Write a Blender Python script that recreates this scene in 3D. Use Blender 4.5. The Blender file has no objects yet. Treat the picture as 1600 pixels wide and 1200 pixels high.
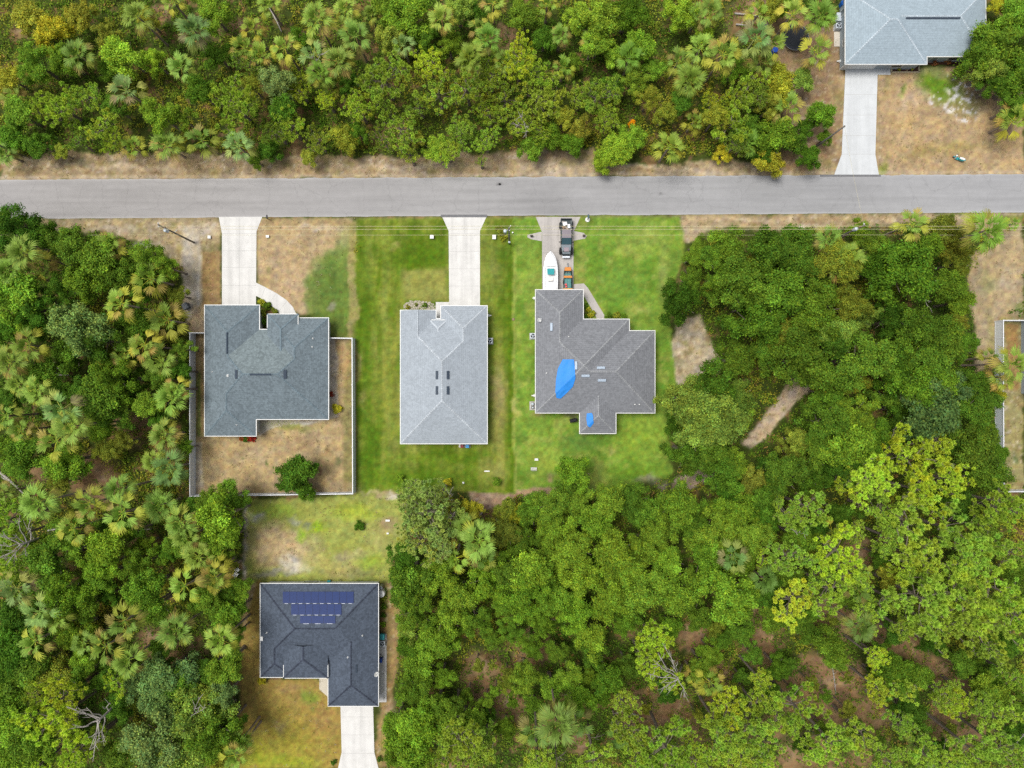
import bpy, bmesh, math, random
import numpy as np
from mathutils import Vector, Matrix

# ------------------------------------------------------------------ camera, sky, sun, exposure
sc = bpy.context.scene
COL = sc.collection
HCAM = 101.0           # metres above ground
PPM = 10.5             # photo pixels per metre on the ground
cam_d = bpy.data.cameras.new("camera")
cam_d.sensor_width = 36.0
cam_d.lens = 36.0 * PPM * HCAM / 1600.0
cam_d.clip_end = 3000.0
cam = bpy.data.objects.new("camera", cam_d)
cam.location = (0, 0, HCAM)
COL.objects.link(cam)
sc.camera = cam

SUN_EL, SUN_AZ = math.radians(70), math.radians(292)   # azimuth clockwise from north
world = bpy.data.worlds.new("World"); sc.world = world
world.use_nodes = True
wn = world.node_tree.nodes; wl = world.node_tree.links
bg = wn["Background"]
sky = wn.new("ShaderNodeTexSky"); sky.sky_type = 'NISHITA'; sky.sun_disc = False
sky.sun_elevation = SUN_EL; sky.sun_rotation = SUN_AZ
sky.air_density = 1.0; sky.dust_density = 4.0; sky.ozone_density = 1.0
hs = wn.new("ShaderNodeHueSaturation"); hs.inputs["Saturation"].default_value = 0.35
wl.new(sky.outputs[0], hs.inputs["Color"]); wl.new(hs.outputs[0], bg.inputs[0])
bg.inputs[1].default_value = 0.132
sun_d = bpy.data.lights.new("sun", 'SUN'); sun_d.energy = 2.3; sun_d.angle = math.radians(26)
sun_d.color = (1.0, 0.975, 0.93)
sun = bpy.data.objects.new("sun", sun_d); COL.objects.link(sun)
sdir = Vector((math.sin(SUN_AZ)*math.cos(SUN_EL), math.cos(SUN_AZ)*math.cos(SUN_EL), math.sin(SUN_EL)))
sun.rotation_euler = (-sdir).to_track_quat('-Z', 'Y').to_euler()
sun.location = sdir*200
sc.view_settings.view_transform = 'Standard'
sc.view_settings.look = 'None'
sc.view_settings.exposure = 0.28
sc.view_settings.gamma = 1.0
sc.render.engine = 'CYCLES'
cy = sc.cycles
cy.max_bounces = 5; cy.diffuse_bounces = 3; cy.glossy_bounces = 2; cy.transmission_bounces = 4
cy.transparent_max_bounces = 4; cy.caustics_reflective = False; cy.caustics_refractive = False
cy.use_denoising = False

# ------------------------------------------------------------------ helpers
KEXP = 1.30
def lin(c):
    c = c/255.0
    return c/12.92 if c <= 0.04045 else ((c+0.055)/1.055)**2.4
def A(r, g, b, k=1.0):
    """albedo whose overcast render comes near the photo colour r,g,b"""
    return tuple(min(0.9, lin(v)/KEXP*k) for v in (r, g, b))
def P(px, py, h=0.0):
    """photo pixel + height above ground -> world point"""
    s = (HCAM-h)/HCAM/PPM
    return Vector(((px-800)*s, -(py-600)*s, h))

def setp(o, label=None, category=None, group=None, kind=None):
    if label: o["label"] = label
    if category: o["category"] = category
    if group: o["group"] = group
    if kind: o["kind"] = kind
    return o
def empty(name, loc=(0, 0, 0), rz=0.0, label=None, category=None, group=None):
    o = bpy.data.objects.new(name, None); COL.objects.link(o)
    o.empty_display_size = 0.3
    o.location = loc; o.rotation_euler = (0, 0, rz)
    return setp(o, label, category, group)

class MB:
    """collects vertices, faces and per-vertex colours, builds ONE mesh"""
    def __init__(s):
        s.v = []; s.f = []; s.c = []; s.smooth = False
    def add(s, vs, fs, col=(1, 1, 1)):
        n = len(s.v)
        s.v.extend([tuple(v) for v in vs]); s.c.extend([col]*len(vs))
        s.f.extend([tuple(i+n for i in f) for f in fs])
        return s
    def box(s, x0, x1, y0, y1, z0, z1, col=(1, 1, 1)):
        vs = [(x0,y0,z0),(x1,y0,z0),(x1,y1,z0),(x0,y1,z0),(x0,y0,z1),(x1,y0,z1),(x1,y1,z1),(x0,y1,z1)]
        return s.add(vs, [(0,3,2,1),(4,5,6,7),(0,1,5,4),(1,2,6,5),(2,3,7,6),(3,0,4,7)], col)
    def obox(s, c, size, rz=0.0, tilt=0.0, col=(1, 1, 1)):
        M = Matrix.Translation(c) @ Matrix.Rotation(rz, 4, 'Z') @ Matrix.Rotation(tilt, 4, 'Y')
        a, b, d = [q/2 for q in size]
        vs = [M @ Vector(q) for q in [(-a,-b,-d),(a,-b,-d),(a,b,-d),(-a,b,-d),(-a,-b,d),(a,-b,d),(a,b,d),(-a,b,d)]]
        return s.add(vs, [(0,3,2,1),(4,5,6,7),(0,1,5,4),(1,2,6,5),(2,3,7,6),(3,0,4,7)], col)
    def prism(s, pts, z0, z1, col=(1, 1, 1)):
        n = len(pts)
        area = sum(pts[i][0]*pts[(i+1)%n][1]-pts[(i+1)%n][0]*pts[i][1] for i in range(n))
        if area < 0: pts = pts[::-1]
        vs = [(p[0],p[1],z0) for p in pts]+[(p[0],p[1],z1) for p in pts]
        fs = [tuple(range(n-1,-1,-1)), tuple(range(n, 2*n))]
        fs += [(i,(i+1)%n,n+(i+1)%n,n+i) for i in range(n)]
        return s.add(vs, fs, col)
    def tube(s, pts, rad, k=6, col=(1, 1, 1), cap=True):
        pts = [Vector(p) for p in pts]
        if not hasattr(rad, '__len__'): rad = [rad]*len(pts)
        vs = []; up = Vector((0.13, 0.31, 0.94))
        for i, p in enumerate(pts):
            d = (pts[min(i+1,len(pts)-1)]-pts[max(i-1,0)]).normalized()
            u = d.cross(up)
            if u.length < 0.05: u = d.cross(Vector((1, 0, 0)))
            u.normalize(); w = d.cross(u)
            for j in range(k):
                a = 2*math.pi*j/k
                vs.append(p+(u*math.cos(a)+w*math.sin(a))*rad[i])
        fs = []
        for i in range(len(pts)-1):
            for j in range(k):
                fs.append((i*k+j, i*k+(j+1)%k, (i+1)*k+(j+1)%k, (i+1)*k+j))
        if cap:
            fs.append(tuple(range(k))[::-1]); fs.append(tuple((len(pts)-1)*k+j for j in range(k)))
        return s.add(vs, fs, col)
    def lathe(s, prof, cx=0, cy=0, k=20, col=(1, 1, 1)):
        vs = []; fs = []
        for r, z in prof:
            for j in range(k):
                a = 2*math.pi*j/k
                vs.append((cx+r*math.cos(a), cy+r*math.sin(a), z))
        for i in range(len(prof)-1):
            for j in range(k):
                fs.append((i*k+j, i*k+(j+1)%k, (i+1)*k+(j+1)%k, (i+1)*k+j))
        fs.append(tuple(range(k))[::-1]); fs.append(tuple((len(prof)-1)*k+j for j in range(k)))
        return s.add(vs, fs, col)
    def build(s, name, mat, parent=None, smooth=False, bevel=0.0):
        me = bpy.data.meshes.new(name)
        me.from_pydata(s.v, [], s.f)
        at = me.color_attributes.new("Col", 'FLOAT_COLOR', 'POINT')
        a = np.ones((len(s.v), 4), np.float32); a[:, :3] = np.array(s.c, np.float32)
        at.data.foreach_set("color", a.ravel())
        if smooth: me.polygons.foreach_set("use_smooth", [True]*len(me.polygons))
        me.materials.append(mat)
        me.update()
        o = bpy.data.objects.new(name, me); COL.objects.link(o)
        if parent: o.parent = parent
        if bevel:
            m = o.modifiers.new("bevel", 'BEVEL'); m.width = bevel; m.segments = 2; m.limit_method = 'ANGLE'
        return o

def npmesh(name, V, F, C, mat, parent=None, link=True, smooth=False):
    """V (n,3), F (m,4) quads, C (n,3)"""
    me = bpy.data.meshes.new(name)
    n, m = len(V), len(F); k = F.shape[1]
    me.vertices.add(n); me.vertices.foreach_set("co", V.astype(np.float32).ravel())
    me.loops.add(m*k); me.loops.foreach_set("vertex_index", F.astype(np.int32).ravel())
    me.polygons.add(m)
    me.polygons.foreach_set("loop_start", np.arange(0, m*k, k, dtype=np.int32))
    me.polygons.foreach_set("loop_total", np.full(m, k, dtype=np.int32))
    if smooth: me.polygons.foreach_set("use_smooth", np.ones(m, dtype=bool))
    me.update(calc_edges=True)
    at = me.color_attributes.new("Col", 'FLOAT_COLOR', 'POINT')
    a = np.ones((n, 4), np.float32); a[:, :3] = C
    at.data.foreach_set("color", a.ravel())
    me.materials.append(mat)
    if not link: return me
    o = bpy.data.objects.new(name, me); COL.objects.link(o)
    if parent: o.parent = parent
    return o

# ---- materials
def newmat(name):
    m = bpy.data.materials.new(name); m.use_nodes = True
    nt = m.node_tree; b = nt.nodes["Principled BSDF"]
    return m, nt, b
def N(nt, t, **kw):
    n = nt.nodes.new(t)
    for k, v in kw.items(): setattr(n, k, v)
    return n
def noise(nt, scale, detail=4, rough=0.6, coord='Object'):
    tc = N(nt, "ShaderNodeTexCoord"); n = N(nt, "ShaderNodeTexNoise")
    n.inputs["Scale"].default_value = scale; n.inputs["Detail"].default_value = detail
    n.inputs["Roughness"].default_value = rough
    nt.links.new(tc.outputs[coord], n.inputs["Vector"])
    return n
def maprange(nt, src, a, b, c, d):
    m = N(nt, "ShaderNodeMapRange")
    m.inputs[1].default_value = a; m.inputs[2].default_value = b
    m.inputs[3].default_value = c; m.inputs[4].default_value = d
    nt.links.new(src, m.inputs[0]); return m.outputs[0]
def mulcol(nt, col, fac):
    """colour * scalar"""
    v = N(nt, "ShaderNodeVectorMath", operation='SCALE')
    nt.links.new(col, v.inputs[0]); nt.links.new(fac, v.inputs["Scale"]); return v.outputs[0]
def math2(nt, op, a, b):
    m = N(nt, "ShaderNodeMath", operation=op)
    for i, q in enumerate((a, b)):
        if isinstance(q, (int, float)): m.inputs[i].default_value = q
        else: nt.links.new(q, m.inputs[i])
    return m.outputs[0]
def bump(nt, b, h, strength, dist):
    n = N(nt, "ShaderNodeBump"); n.inputs["Strength"].default_value = strength
    n.inputs["Distance"].default_value = dist
    nt.links.new(h, n.inputs["Height"]); nt.links.new(n.outputs[0], b.inputs["Normal"])

def plain(name, col, rough=0.6, metal=0.0, var=0.12, vs=3.0, spec=0.4, bmp=0.0, coat=0.0):
    m, nt, b = newmat(name)
    n = noise(nt, vs, 5)
    f = maprange(nt, n.outputs[0], 0.25, 0.75, 1-var, 1+var)
    rgb = N(nt, "ShaderNodeRGB"); rgb.outputs[0].default_value = (*col, 1)
    nt.links.new(mulcol(nt, rgb.outputs[0], f), b.inputs["Base Color"])
    b.inputs["Roughness"].default_value = rough; b.inputs["Metallic"].default_value = metal
    b.inputs["Specular IOR Level"].default_value = spec
    if coat: b.inputs["Coat Weight"].default_value = coat
    if bmp:
        n2 = noise(nt, vs*6, 6); bump(nt, b, n2.outputs[0], bmp, 0.02)
    return m

def ground_mat():
    m, nt, b = newmat("ground_painted_by_patches")
    at = N(nt, "ShaderNodeAttribute", attribute_name="Col")
    n1 = noise(nt, 3.2, 6, 0.75); n2 = noise(nt, 14.0, 4, 0.8); n3 = noise(nt, 0.35, 4, 0.6)
    f1 = maprange(nt, n1.outputs[0], 0.25, 0.75, 0.78, 1.22)
    f2 = maprange(nt, n2.outputs[0], 0.25, 0.75, 0.80, 1.20)
    f3 = maprange(nt, n3.outputs[0], 0.3, 0.7, 0.9, 1.1)
    f = math2(nt, 'MULTIPLY', math2(nt, 'MULTIPLY', f1, f2), f3)
    # small hue wobble between dry and green blades
    hsv = N(nt, "ShaderNodeHueSaturation")
    n4 = noise(nt, 1.4, 5, 0.7)
    nt.links.new(maprange(nt, n4.outputs[0], 0.3, 0.7, 0.475, 0.525), hsv.inputs["Hue"])
    nt.links.new(mulcol(nt, at.outputs["Color"], f), hsv.inputs["Color"])
    nt.links.new(hsv.outputs[0], b.inputs["Base Color"])
    b.inputs["Roughness"].default_value = 0.95; b.inputs["Specular IOR Level"].default_value = 0.1
    bump(nt, b, n1.outputs[0], 0.35, 0.05)
    return m
def asphalt_mat():
    m, nt, b = newmat("asphalt")
    at = N(nt, "ShaderNodeAttribute", attribute_name="Col")
    n1 = noise(nt, 25.0, 3, 0.8); n2 = noise(nt, 0.9, 6, 0.65)
    tc = N(nt, "ShaderNodeTexCoord"); mp = N(nt, "ShaderNodeMapping")
    mp.inputs["Scale"].default_value = (0.06, 1.6, 1); nt.links.new(tc.outputs["Object"], mp.inputs[0])
    n3 = N(nt, "ShaderNodeTexNoise"); n3.inputs["Scale"].default_value = 1.0; n3.inputs["Detail"].default_value = 5
    nt.links.new(mp.outputs[0], n3.inputs[0])
    f = math2(nt, 'MULTIPLY', maprange(nt, n1.outputs[0], .3, .7, .95, 1.05), maprange(nt, n2.outputs[0], .3, .7, .95, 1.05))
    f = math2(nt, 'MULTIPLY', f, maprange(nt, n3.outputs[0], .3, .7, .95, 1.05))
    nt.links.new(mulcol(nt, at.outputs["Color"], f), b.inputs["Base Color"])
    vo = N(nt, "ShaderNodeTexVoronoi", feature='DISTANCE_TO_EDGE'); vo.inputs["Scale"].default_value = .22
    nd = noise(nt, 1.2, 5, .7); va = N(nt, "ShaderNodeVectorMath", operation='ADD'); vs_ = N(nt, "ShaderNodeVectorMath", operation='SCALE'); vs_.inputs["Scale"].default_value = 1.1
    nt.links.new(nd.outputs["Color"], vs_.inputs[0]); nt.links.new(tc.outputs["Object"], va.inputs[0]); nt.links.new(vs_.outputs[0], va.inputs[1]); nt.links.new(va.outputs[0], vo.inputs["Vector"])
    cr = maprange(nt, vo.outputs["Distance"], 0.0, .012, .84, 1.0)
    f = math2(nt, 'MULTIPLY', f, cr); nt.links.new(mulcol(nt, at.outputs["Color"], f), b.inputs["Base Color"])
    b.inputs["Roughness"].default_value = 0.9
    return m
def concrete_mat(name, col, stain=0.1, joint=3.0):
    m, nt, b = newmat(name)
    n1 = noise(nt, 30.0, 3, 0.7); n2 = noise(nt, 0.7, 6, 0.7)
    f = math2(nt, 'MULTIPLY', maprange(nt, n1.outputs[0], .3, .7, .95, 1.05), maprange(nt, n2.outputs[0], .3, .7, 1-stain, 1+stain))
    tc = N(nt, "ShaderNodeTexCoord"); mp = N(nt, "ShaderNodeMapping"); mp.inputs["Scale"].default_value = (1.3, .07, 1)
    nt.links.new(tc.outputs["Object"], mp.inputs[0]); n3 = N(nt, "ShaderNodeTexNoise"); n3.inputs["Scale"].default_value = 1; n3.inputs["Detail"].default_value = 6
    nt.links.new(mp.outputs[0], n3.inputs[0]); f = math2(nt, 'MULTIPLY', f, maprange(nt, n3.outputs[0], .35, .6, 1-stain*1.4, 1.0))
    n5 = noise(nt, 2.6, 6, .75); f = math2(nt, 'MULTIPLY', f, maprange(nt, n5.outputs[0], .3, .45, 1-stain*1.1, 1.0))
    rgb = N(nt, "ShaderNodeRGB"); rgb.outputs[0].default_value = (*col, 1)
    nt.links.new(mulcol(nt, rgb.outputs[0], f), b.inputs["Base Color"])
    b.inputs["Roughness"].default_value = 0.85
    return m
def shingle_mat(name, col, spk=0.2, patch=0.09, course=0.07):
    m, nt, b = newmat(name)
    tc = N(nt, "ShaderNodeTexCoord")
    vo = N(nt, "ShaderNodeTexVoronoi"); vo.inputs["Scale"].default_value = 4.2
    nt.links.new(tc.outputs["Object"], vo.inputs["Vector"])
    sep = N(nt, "ShaderNodeSeparateColor"); nt.links.new(vo.outputs["Color"], sep.inputs[0])
    f1 = maprange(nt, sep.outputs[0], 0, 1, 1-spk, 1+spk)
    n2 = noise(nt, 0.5, 6, 0.7); f2 = maprange(nt, n2.outputs[0], .3, .7, 1-patch, 1+patch)
    n3 = noise(nt, 22, 3, 0.8); f3 = maprange(nt, n3.outputs[0], .3, .7, .88, 1.12)
    sx = N(nt, "ShaderNodeSeparateXYZ"); nt.links.new(tc.outputs["Object"], sx.inputs[0])
    fr = math2(nt, 'FRACT', math2(nt, 'MULTIPLY', sx.outputs[2], 1/0.115), 0)
    f4 = maprange(nt, fr, 0.0, 0.25, 1-course*2, 1+course*0.5)
    f = math2(nt, 'MULTIPLY', math2(nt, 'MULTIPLY', f1, f2), math2(nt, 'MULTIPLY', f3, f4))
    rgb = N(nt, "ShaderNodeRGB"); rgb.outputs[0].default_value = (*col, 1)
    at = N(nt, "ShaderNodeAttribute", attribute_name="Col")
    mm = N(nt, "ShaderNodeVectorMath", operation='MULTIPLY')
    nt.links.new(rgb.outputs[0], mm.inputs[0]); nt.links.new(at.outputs["Color"], mm.inputs[1])
    nt.links.new(mulcol(nt, mm.outputs[0], f), b.inputs["Base Color"])
    b.inputs["Roughness"].default_value = 0.9; b.inputs["Specular IOR Level"].default_value = 0.25
    return m
def leaf_mat(name, rough=0.65, trans=0.22, spec=0.08):
    m, nt, b = newmat(name)
    at = N(nt, "ShaderNodeAttribute", attribute_name="Col")
    oi = N(nt, "ShaderNodeObjectInfo")
    mm = N(nt, "ShaderNodeVectorMath", operation='MULTIPLY')
    nt.links.new(at.outputs["Color"], mm.inputs[0]); nt.links.new(oi.outputs["Color"], mm.inputs[1])
    b.inputs["Roughness"].default_value = rough; b.inputs["Specular IOR Level"].default_value = spec
    nt.links.new(mm.outputs[0], b.inputs["Base Color"])
    tr = N(nt, "ShaderNodeBsdfTranslucent"); nt.links.new(mm.outputs[0], tr.inputs[0])
    mx = N(nt, "ShaderNodeMixShader"); mx.inputs[0].default_value = trans
    nt.links.new(b.outputs[0], mx.inputs[1]); nt.links.new(tr.outputs[0], mx.inputs[2])
    nt.links.new(mx.outputs[0], nt.nodes["Material Output"].inputs[0])
    return m
def bark_mat(name, col):
    m, nt, b = newmat(name)
    n = noise(nt, 5, 6, 0.7); f = maprange(nt, n.outputs[0], .3, .7, .6, 1.4)
    rgb = N(nt, "ShaderNodeRGB"); rgb.outputs[0].default_value = (*col, 1)
    nt.links.new(mulcol(nt, rgb.outputs[0], f), b.inputs["Base Color"])
    b.inputs["Roughness"].default_value = 0.9
    bump(nt, b, n.outputs[0], 0.6, 0.05)
    return m

M_GROUND = ground_mat(); M_ASPH = asphalt_mat()
M_CONC = concrete_mat("pale_concrete", A(222, 220, 215), .09)
M_CONC2 = concrete_mat("grey_concrete", A(192, 186, 180), .12)
M_CONC3 = concrete_mat("new_concrete", A(212, 215, 216), .07)
M_LEAF = leaf_mat("broad_leaves"); M_NEEDLE = leaf_mat("pine_needles", 0.7, 0.2); M_FROND = leaf_mat("palm_fronds", 0.55, 0.2, 0.15)
M_BARK = bark_mat("grey_brown_bark", A(128, 116, 104)); M_DEAD = bark_mat("bleached_wood", A(176, 168, 160))
M_PALMBARK = bark_mat("palm_bark", A(150, 135, 120))
M_WHITE = plain("white_trim", A(236, 236, 232), .45, var=.03)
M_VINYL = plain("vinyl_fence", A(232, 238, 244), .4, var=.03)
M_VINYLTOP = plain("vinyl_fence_top", A(240, 242, 245), .4, var=.03)
M_STUCCO = plain("stucco_wall", A(205, 208, 205), .9, var=.05, bmp=.3)
M_STUCCOG = plain("grey_stucco", A(160, 172, 180), .9, var=.05, bmp=.3)
M_DARK = plain("dark_plastic", A(48, 52, 60), .5, var=.1)
M_BLACK = plain("black_rubber", A(30, 31, 34), .8, var=.2)
M_METAL = plain("galvanised_metal", A(185, 190, 195), .35, .7, .08)
M_GLASS = plain("window_glass", A(40, 52, 60), .08, var=.05, spec=.8)
M_DOOR = plain("painted_door", A(120, 130, 135), .5)
M_GARAGE = plain("garage_door", A(225, 226, 224), .5, var=.02)
M_TARP = plain("blue_tarp", A(46, 140, 226), .5, spec=.3, var=.10, vs=.9, bmp=.8)
M_TEAL = plain("teal_plastic", A(50, 158, 162), .45)
M_BLUE = plain("blue_plastic", A(35, 80, 175), .4)
M_RED = plain("dark_red_plastic", A(140, 45, 45), .5)
M_ORANGE = plain("orange_paint", A(215, 135, 45), .5, var=.15)
M_WOODP = plain("weathered_timber", A(150, 125, 100), .8, var=.2)
M_GEL = plain("white_gelcoat", A(250, 250, 250), .2, var=.02, coat=.5)
M_POLE = bark_mat("creosoted_pole", A(112, 106, 100))
M_SOLARC = None

# ------------------------------------------------------------------ noise on arrays
def vnoise(x, y, scale, seed=0):
    x = x/scale; y = y/scale
    xi = np.floor(x).astype(np.int64); yi = np.floor(y).astype(np.int64)
    fx = x-xi; fy = y-yi; fx = fx*fx*(3-2*fx); fy = fy*fy*(3-2*fy)
    def h(a, b):
        n = (a*374761393 + b*668265263 + seed*974634777) & 0xffffffff
        n = ((n ^ (n >> 13))*1274126177) & 0xffffffff
        n = n ^ (n >> 16)
        return (n & 0xffff)/65535.0
    return (h(xi, yi)*(1-fx)+h(xi+1, yi)*fx)*(1-fy)+(h(xi, yi+1)*(1-fx)+h(xi+1, yi+1)*fx)*fy
def fbm(x, y, scale, seed=0, octv=4):
    s = 0; a = 1; t = 0
    for i in range(octv):
        s = s+a*vnoise(x, y, scale/2**i, seed+i*17); t += a; a *= 0.55
    return s/t
def sdist(px, py, poly):
    """signed distance, positive inside"""
    poly = np.array(poly, float); n = len(poly)
    d = np.full(px.shape, 1e9); ins = np.zeros(px.shape, bool)
    for i in range(n):
        a = poly[i]; b = poly[(i+1) % n]; e = b-a; L = e@e
        t = np.clip(((px-a[0])*e[0]+(py-a[1])*e[1])/L, 0, 1)
        d = np.minimum(d, (px-a[0]-t*e[0])**2+(py-a[1]-t*e[1])**2)
        c = ((a[1] > py) != (b[1] > py))
        with np.errstate(divide='ignore', invalid='ignore'):
            xx = a[0]+(py-a[1])/(b[1]-a[1] if b[1] != a[1] else 1e-9)*(b[0]-a[0])
        ins ^= c & (px < xx)
    d = np.sqrt(d); return np.where(ins, d, -d)

def road_top(x): return 281-9*x/1600.0
def road_bot(x): return 342-10*x/1600.0

# lawns: name -> polygon in photo pixels
LAWNS = [
 ("lawn", "patchy tan and green front lawn beside the curved concrete walkway of the blue-grey house", [(395,339),(556,339),(556,528),(300,528),(300,478),(340,478),(340,339)]),
 ("lawn", "dry tan back yard with one dark tree inside the white vinyl fence", [(303,520),(556,528),(556,774),(303,776)]),
 ("lawn", "green mown lawn around the light grey house with four roof vents", [(556,339),(803,339),(803,771),(620,771),(556,774)]),
 ("lawn", "bright green lawn around the grey house with blue tarps", [(803,337),(1062,337),(1080,400),(1060,520),(1050,600),(1060,740),(960,772),(803,772)]),
 ("lawn", "pale yellow-green lot of thin grass behind the fenced yard and above the slate house", [(388,780),(620,774),(640,860),(610,912),(600,1100),(592,1200),(376,1200),(378,1000)]),
 ("lawn", "dry brown front yard with a green weedy patch beside the upper right driveway", [(1372,112),(1550,100),(1600,140),(1600,272),(1376,274)]),
]
FOREST_BROWN = [(760,1055,42),(1420,1010,22),(1450,1040,20),(1240,1080,24),(1320,1060,26),(1270,1040,20),(1200,1140,24),(1130,1060,20),(1060,1110,26),(1310,1110,26),(1500,1080,20),(1530,1140,18),(1080,1140,20),(900,1160,20),(840,1012,28),(790,1100,28),(1010,1112,36),(980,1118,22),(1180,1010,22),(1195,960,26),(1190,1020,22),(1300,968,34),(1385,1000,30),
 (1480,1050,30),(1488,1135,40),(1285,1090,46),(1365,1118,26),(1338,868,32),(860,1130,26),(740,1095,30),(820,1035,22),
 (205,668,34),(150,748,45),(130,735,30),(240,1010,34),(290,1025,36),(360,1060,24),(60,735,30),(340,1075,20),
 (790,62,26),(572,80,18),(620,212,22),(590,215,16),(465,60,14),(1180,30,40),(1215,70,36),(1300,120,30),(1290,200,24),(375,40,16),(470,240,24),(1010,165,16),
 (250,25,20),(330,40,20),(900,140,12),(700,15,16),(1330,700,0),(1080,990,22),(1095,1000,20),(1345,1185,20),(1260,1190,40),(700,1200,22),(780,760,34),(770,790,34),
 (225,850,24),(30,50,18),(1240,40,34),(1100,30,14),(545,160,16),(1395,850,24),(430,1100,0)]
CLEAR = [ # (polygon, colour, soft, noise)
 ([(0,250),(60,238),(400,240),(640,245),(840,232),(930,235),(940,262),(1000,262),(1100,250),(1240,258),(1300,245),(1312,110),(1600,120),(1600,275),(0,284)], (168,143,108), 5, 9),
 ([(60,340),(345,338),(345,480),(322,520),(300,520),(285,480),(285,420),(240,385),(150,362),(70,362)], (166,146,110), 5, 7),
 ([(1055,336),(1600,332),(1600,480),(1560,480),(1550,560),(1528,590),(1522,520),(1510,430),(1530,400),(1560,370),(1480,345),(1420,350),(1200,362),(1110,356),(1090,380),(1062,380)], (170,146,112), 5, 8),
 ([(1060,500),(1095,490),(1130,580),(1100,600),(1055,600),(1050,540)], (176,160,130), 5, 8),
 ([(1226,598),(1240,587),(1264,587),(1264,606),(1232,646),(1198,680),(1172,701),(1156,692),(1186,662),(1212,630)], (190,166,140), 5, 5),
 ([(1052,750),(1110,715),(1120,735),(1080,765),(1050,765)], (160,140,125), 5, 5),
 ([(1562,495),(1600,495),(1600,770),(1566,770)], (150,140,90), 4, 6),
 ([(376,905),(408,905),(408,1060),(400,1200),(372,1200),(380,1000)], (178,150,108), 5, 5),
 ([(596,912),(622,912),(626,1000),(612,1100),(606,1200),(585,1200),(592,1100)], (162,132,84), 5, 6),
 ([(1205,60),(1312,40),(1312,245),(1270,262),(1215,255),(1225,110)], (158,128,98), 8, 12),
 ([(720,755),(800,752),(805,790),(745,800)], (168,136,118), 6, 8),
 ([(382,790),(395,790),(395,900),(380,905)], (150,145,138), 4, 4),
]
def paint(px, py):
    """albedo colour of the ground in sRGB photo values, by natural patches"""
    wx = px+(fbm(px, py, 40, 5)-.5)*26; wy = py+(fbm(px, py, 40, 9)-.5)*26
    wx = wx+(fbm(px, py, 11, 15)-.5)*16; wy = wy+(fbm(px, py, 11, 19)-.5)*16
    n1 = fbm(px, py, 60, 1)[..., None]; n2 = fbm(px, py, 18, 2)[..., None]; n3 = fbm(px, py, 7, 3, 3)[..., None]
    c = np.array([62., 78., 26.])*(0.75+0.5*n2)+np.zeros(px.shape+(3,))
    br = np.clip((n2+0.6*n3-0.86)*6, 0, 1); c = c*(1-br)+np.array([128., 98., 62.])*br
    def mixin(mask, col):
        nonlocal c
        m = np.clip(mask, 0, 1)[..., None]; c = c*(1-m)+np.array(col, float)*m
    def blob(poly, col, soft=6, nz=6, al=1.0):
        d = sdist(px+(wx-px)*nz/13, py+(wy-py)*nz/13, poly)
        mixin(np.clip(d/soft+.5, 0, 1)*al, col)
    def circ(x, y, rx, ry, col, soft=.5, al=1.0, nz=1.0):
        d = 1-np.sqrt(((px+(wx-px)*nz-x)/rx)**2+((py+(wy-py)*nz-y)/ry)**2)
        mixin(np.clip(d/soft, 0, 1)*al, col)
    for x, y, r in FOREST_BROWN:
        if r: q = 1.25 if (x > 950 and y > 950) else 1; circ(x, y, r*1.25*q, r*1.1*q, (150, 112, 82), .45, .85); circ(x+r*.2, y-r*.3, r*.5, r*.35, (176, 150, 124), .8, .5, 2.0); circ(x-r*.4, y+r*.3, r*.4, r*.4, (96, 84, 44), .8, .5, 2.0)
    for poly, col, so, nz in CLEAR: blob(poly, col, so, nz)
    # generic litter speckle in clearings
    sp = np.clip((fbm(px, py, 5, 31, 2)-.66)*8, 0, 1); clear_m = np.zeros(px.shape)
    for poly, col, so, nz in CLEAR: clear_m = np.maximum(clear_m, np.clip(sdist(px, py, poly)/6+.5, 0, 1))
    mixin(sp*clear_m*.55, (205, 190, 168))
    mixin(np.clip((fbm(px, py, 16, 44)-.56)*5, 0, 1)*clear_m*.55, (128, 122, 62))
    mixin(np.clip((fbm(px, py, 9, 46)-.6)*6, 0, 1)*clear_m*.45, (120, 92, 66))
    # ---- verges
    for x, y, rx, ry in [(870,262,110,14),(640,262,160,8),(200,262,160,7),(1080,262,120,8),(990,262,60,8)]:
        circ(x, y, rx, ry, (196, 176, 150), .8, .7)
    blob([(288,352),(312,352),(316,500),(292,500),(284,420)], (190,178,158), 6, 4, .85)
    blob([(316,395),(345,392),(345,478),(318,478)], (158,124,80), 3, 2, .9)
    blob([(311,400),(314,400),(313,500),(308,500)], (214,206,192), 3, 3, .8); circ(225,388,26,8,(210,200,188),.7,.8); circ(180,358,50,9,(186,170,146),.8,.7); circ(330,360,22,14,(196,180,160),.8,.7)
    circ(1255,357,40,7,(196,186,172),.8,.8); circ(1100,362,46,16,(178,160,128),.8,.8); circ(1150,345,120,6,(196,176,146),.9,.8)
    # ---- yard of blue-grey house
    blob([(400,341),(548,341),(552,480),(470,492),(400,445)], (176,150,112), 5, 4)
    blob([(400,341),(548,341),(548,352),(400,352)], (164,140,98), 3, 3, .8)
    circ(490,356,60,7,(196,178,156),.9,.7); circ(420,400,40,60,(186,156,120),.9,.5); circ(455,440,28,70,(190,158,128),.9,.6)
    circ(540,455,62,74,(88,124,44),.45,.9,1.2); circ(528,440,40,50,(62,108,38),.8,.8,1.2); circ(545,400,30,60,(112,136,62),.8,.8)
    blob([(482,440),(545,400),(547,528),(515,528),(513,497),(492,497),(480,470)], (92,122,48), 10, 8, .7)
    circ(521,478,8,11,(150,145,120),.6,.8); circ(418,424,9,8,(120,120,60),.8,.6)
    blob([(545,345),(557,345),(560,528),(545,528)], (150,140,80), 4, 3, .9)
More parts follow.
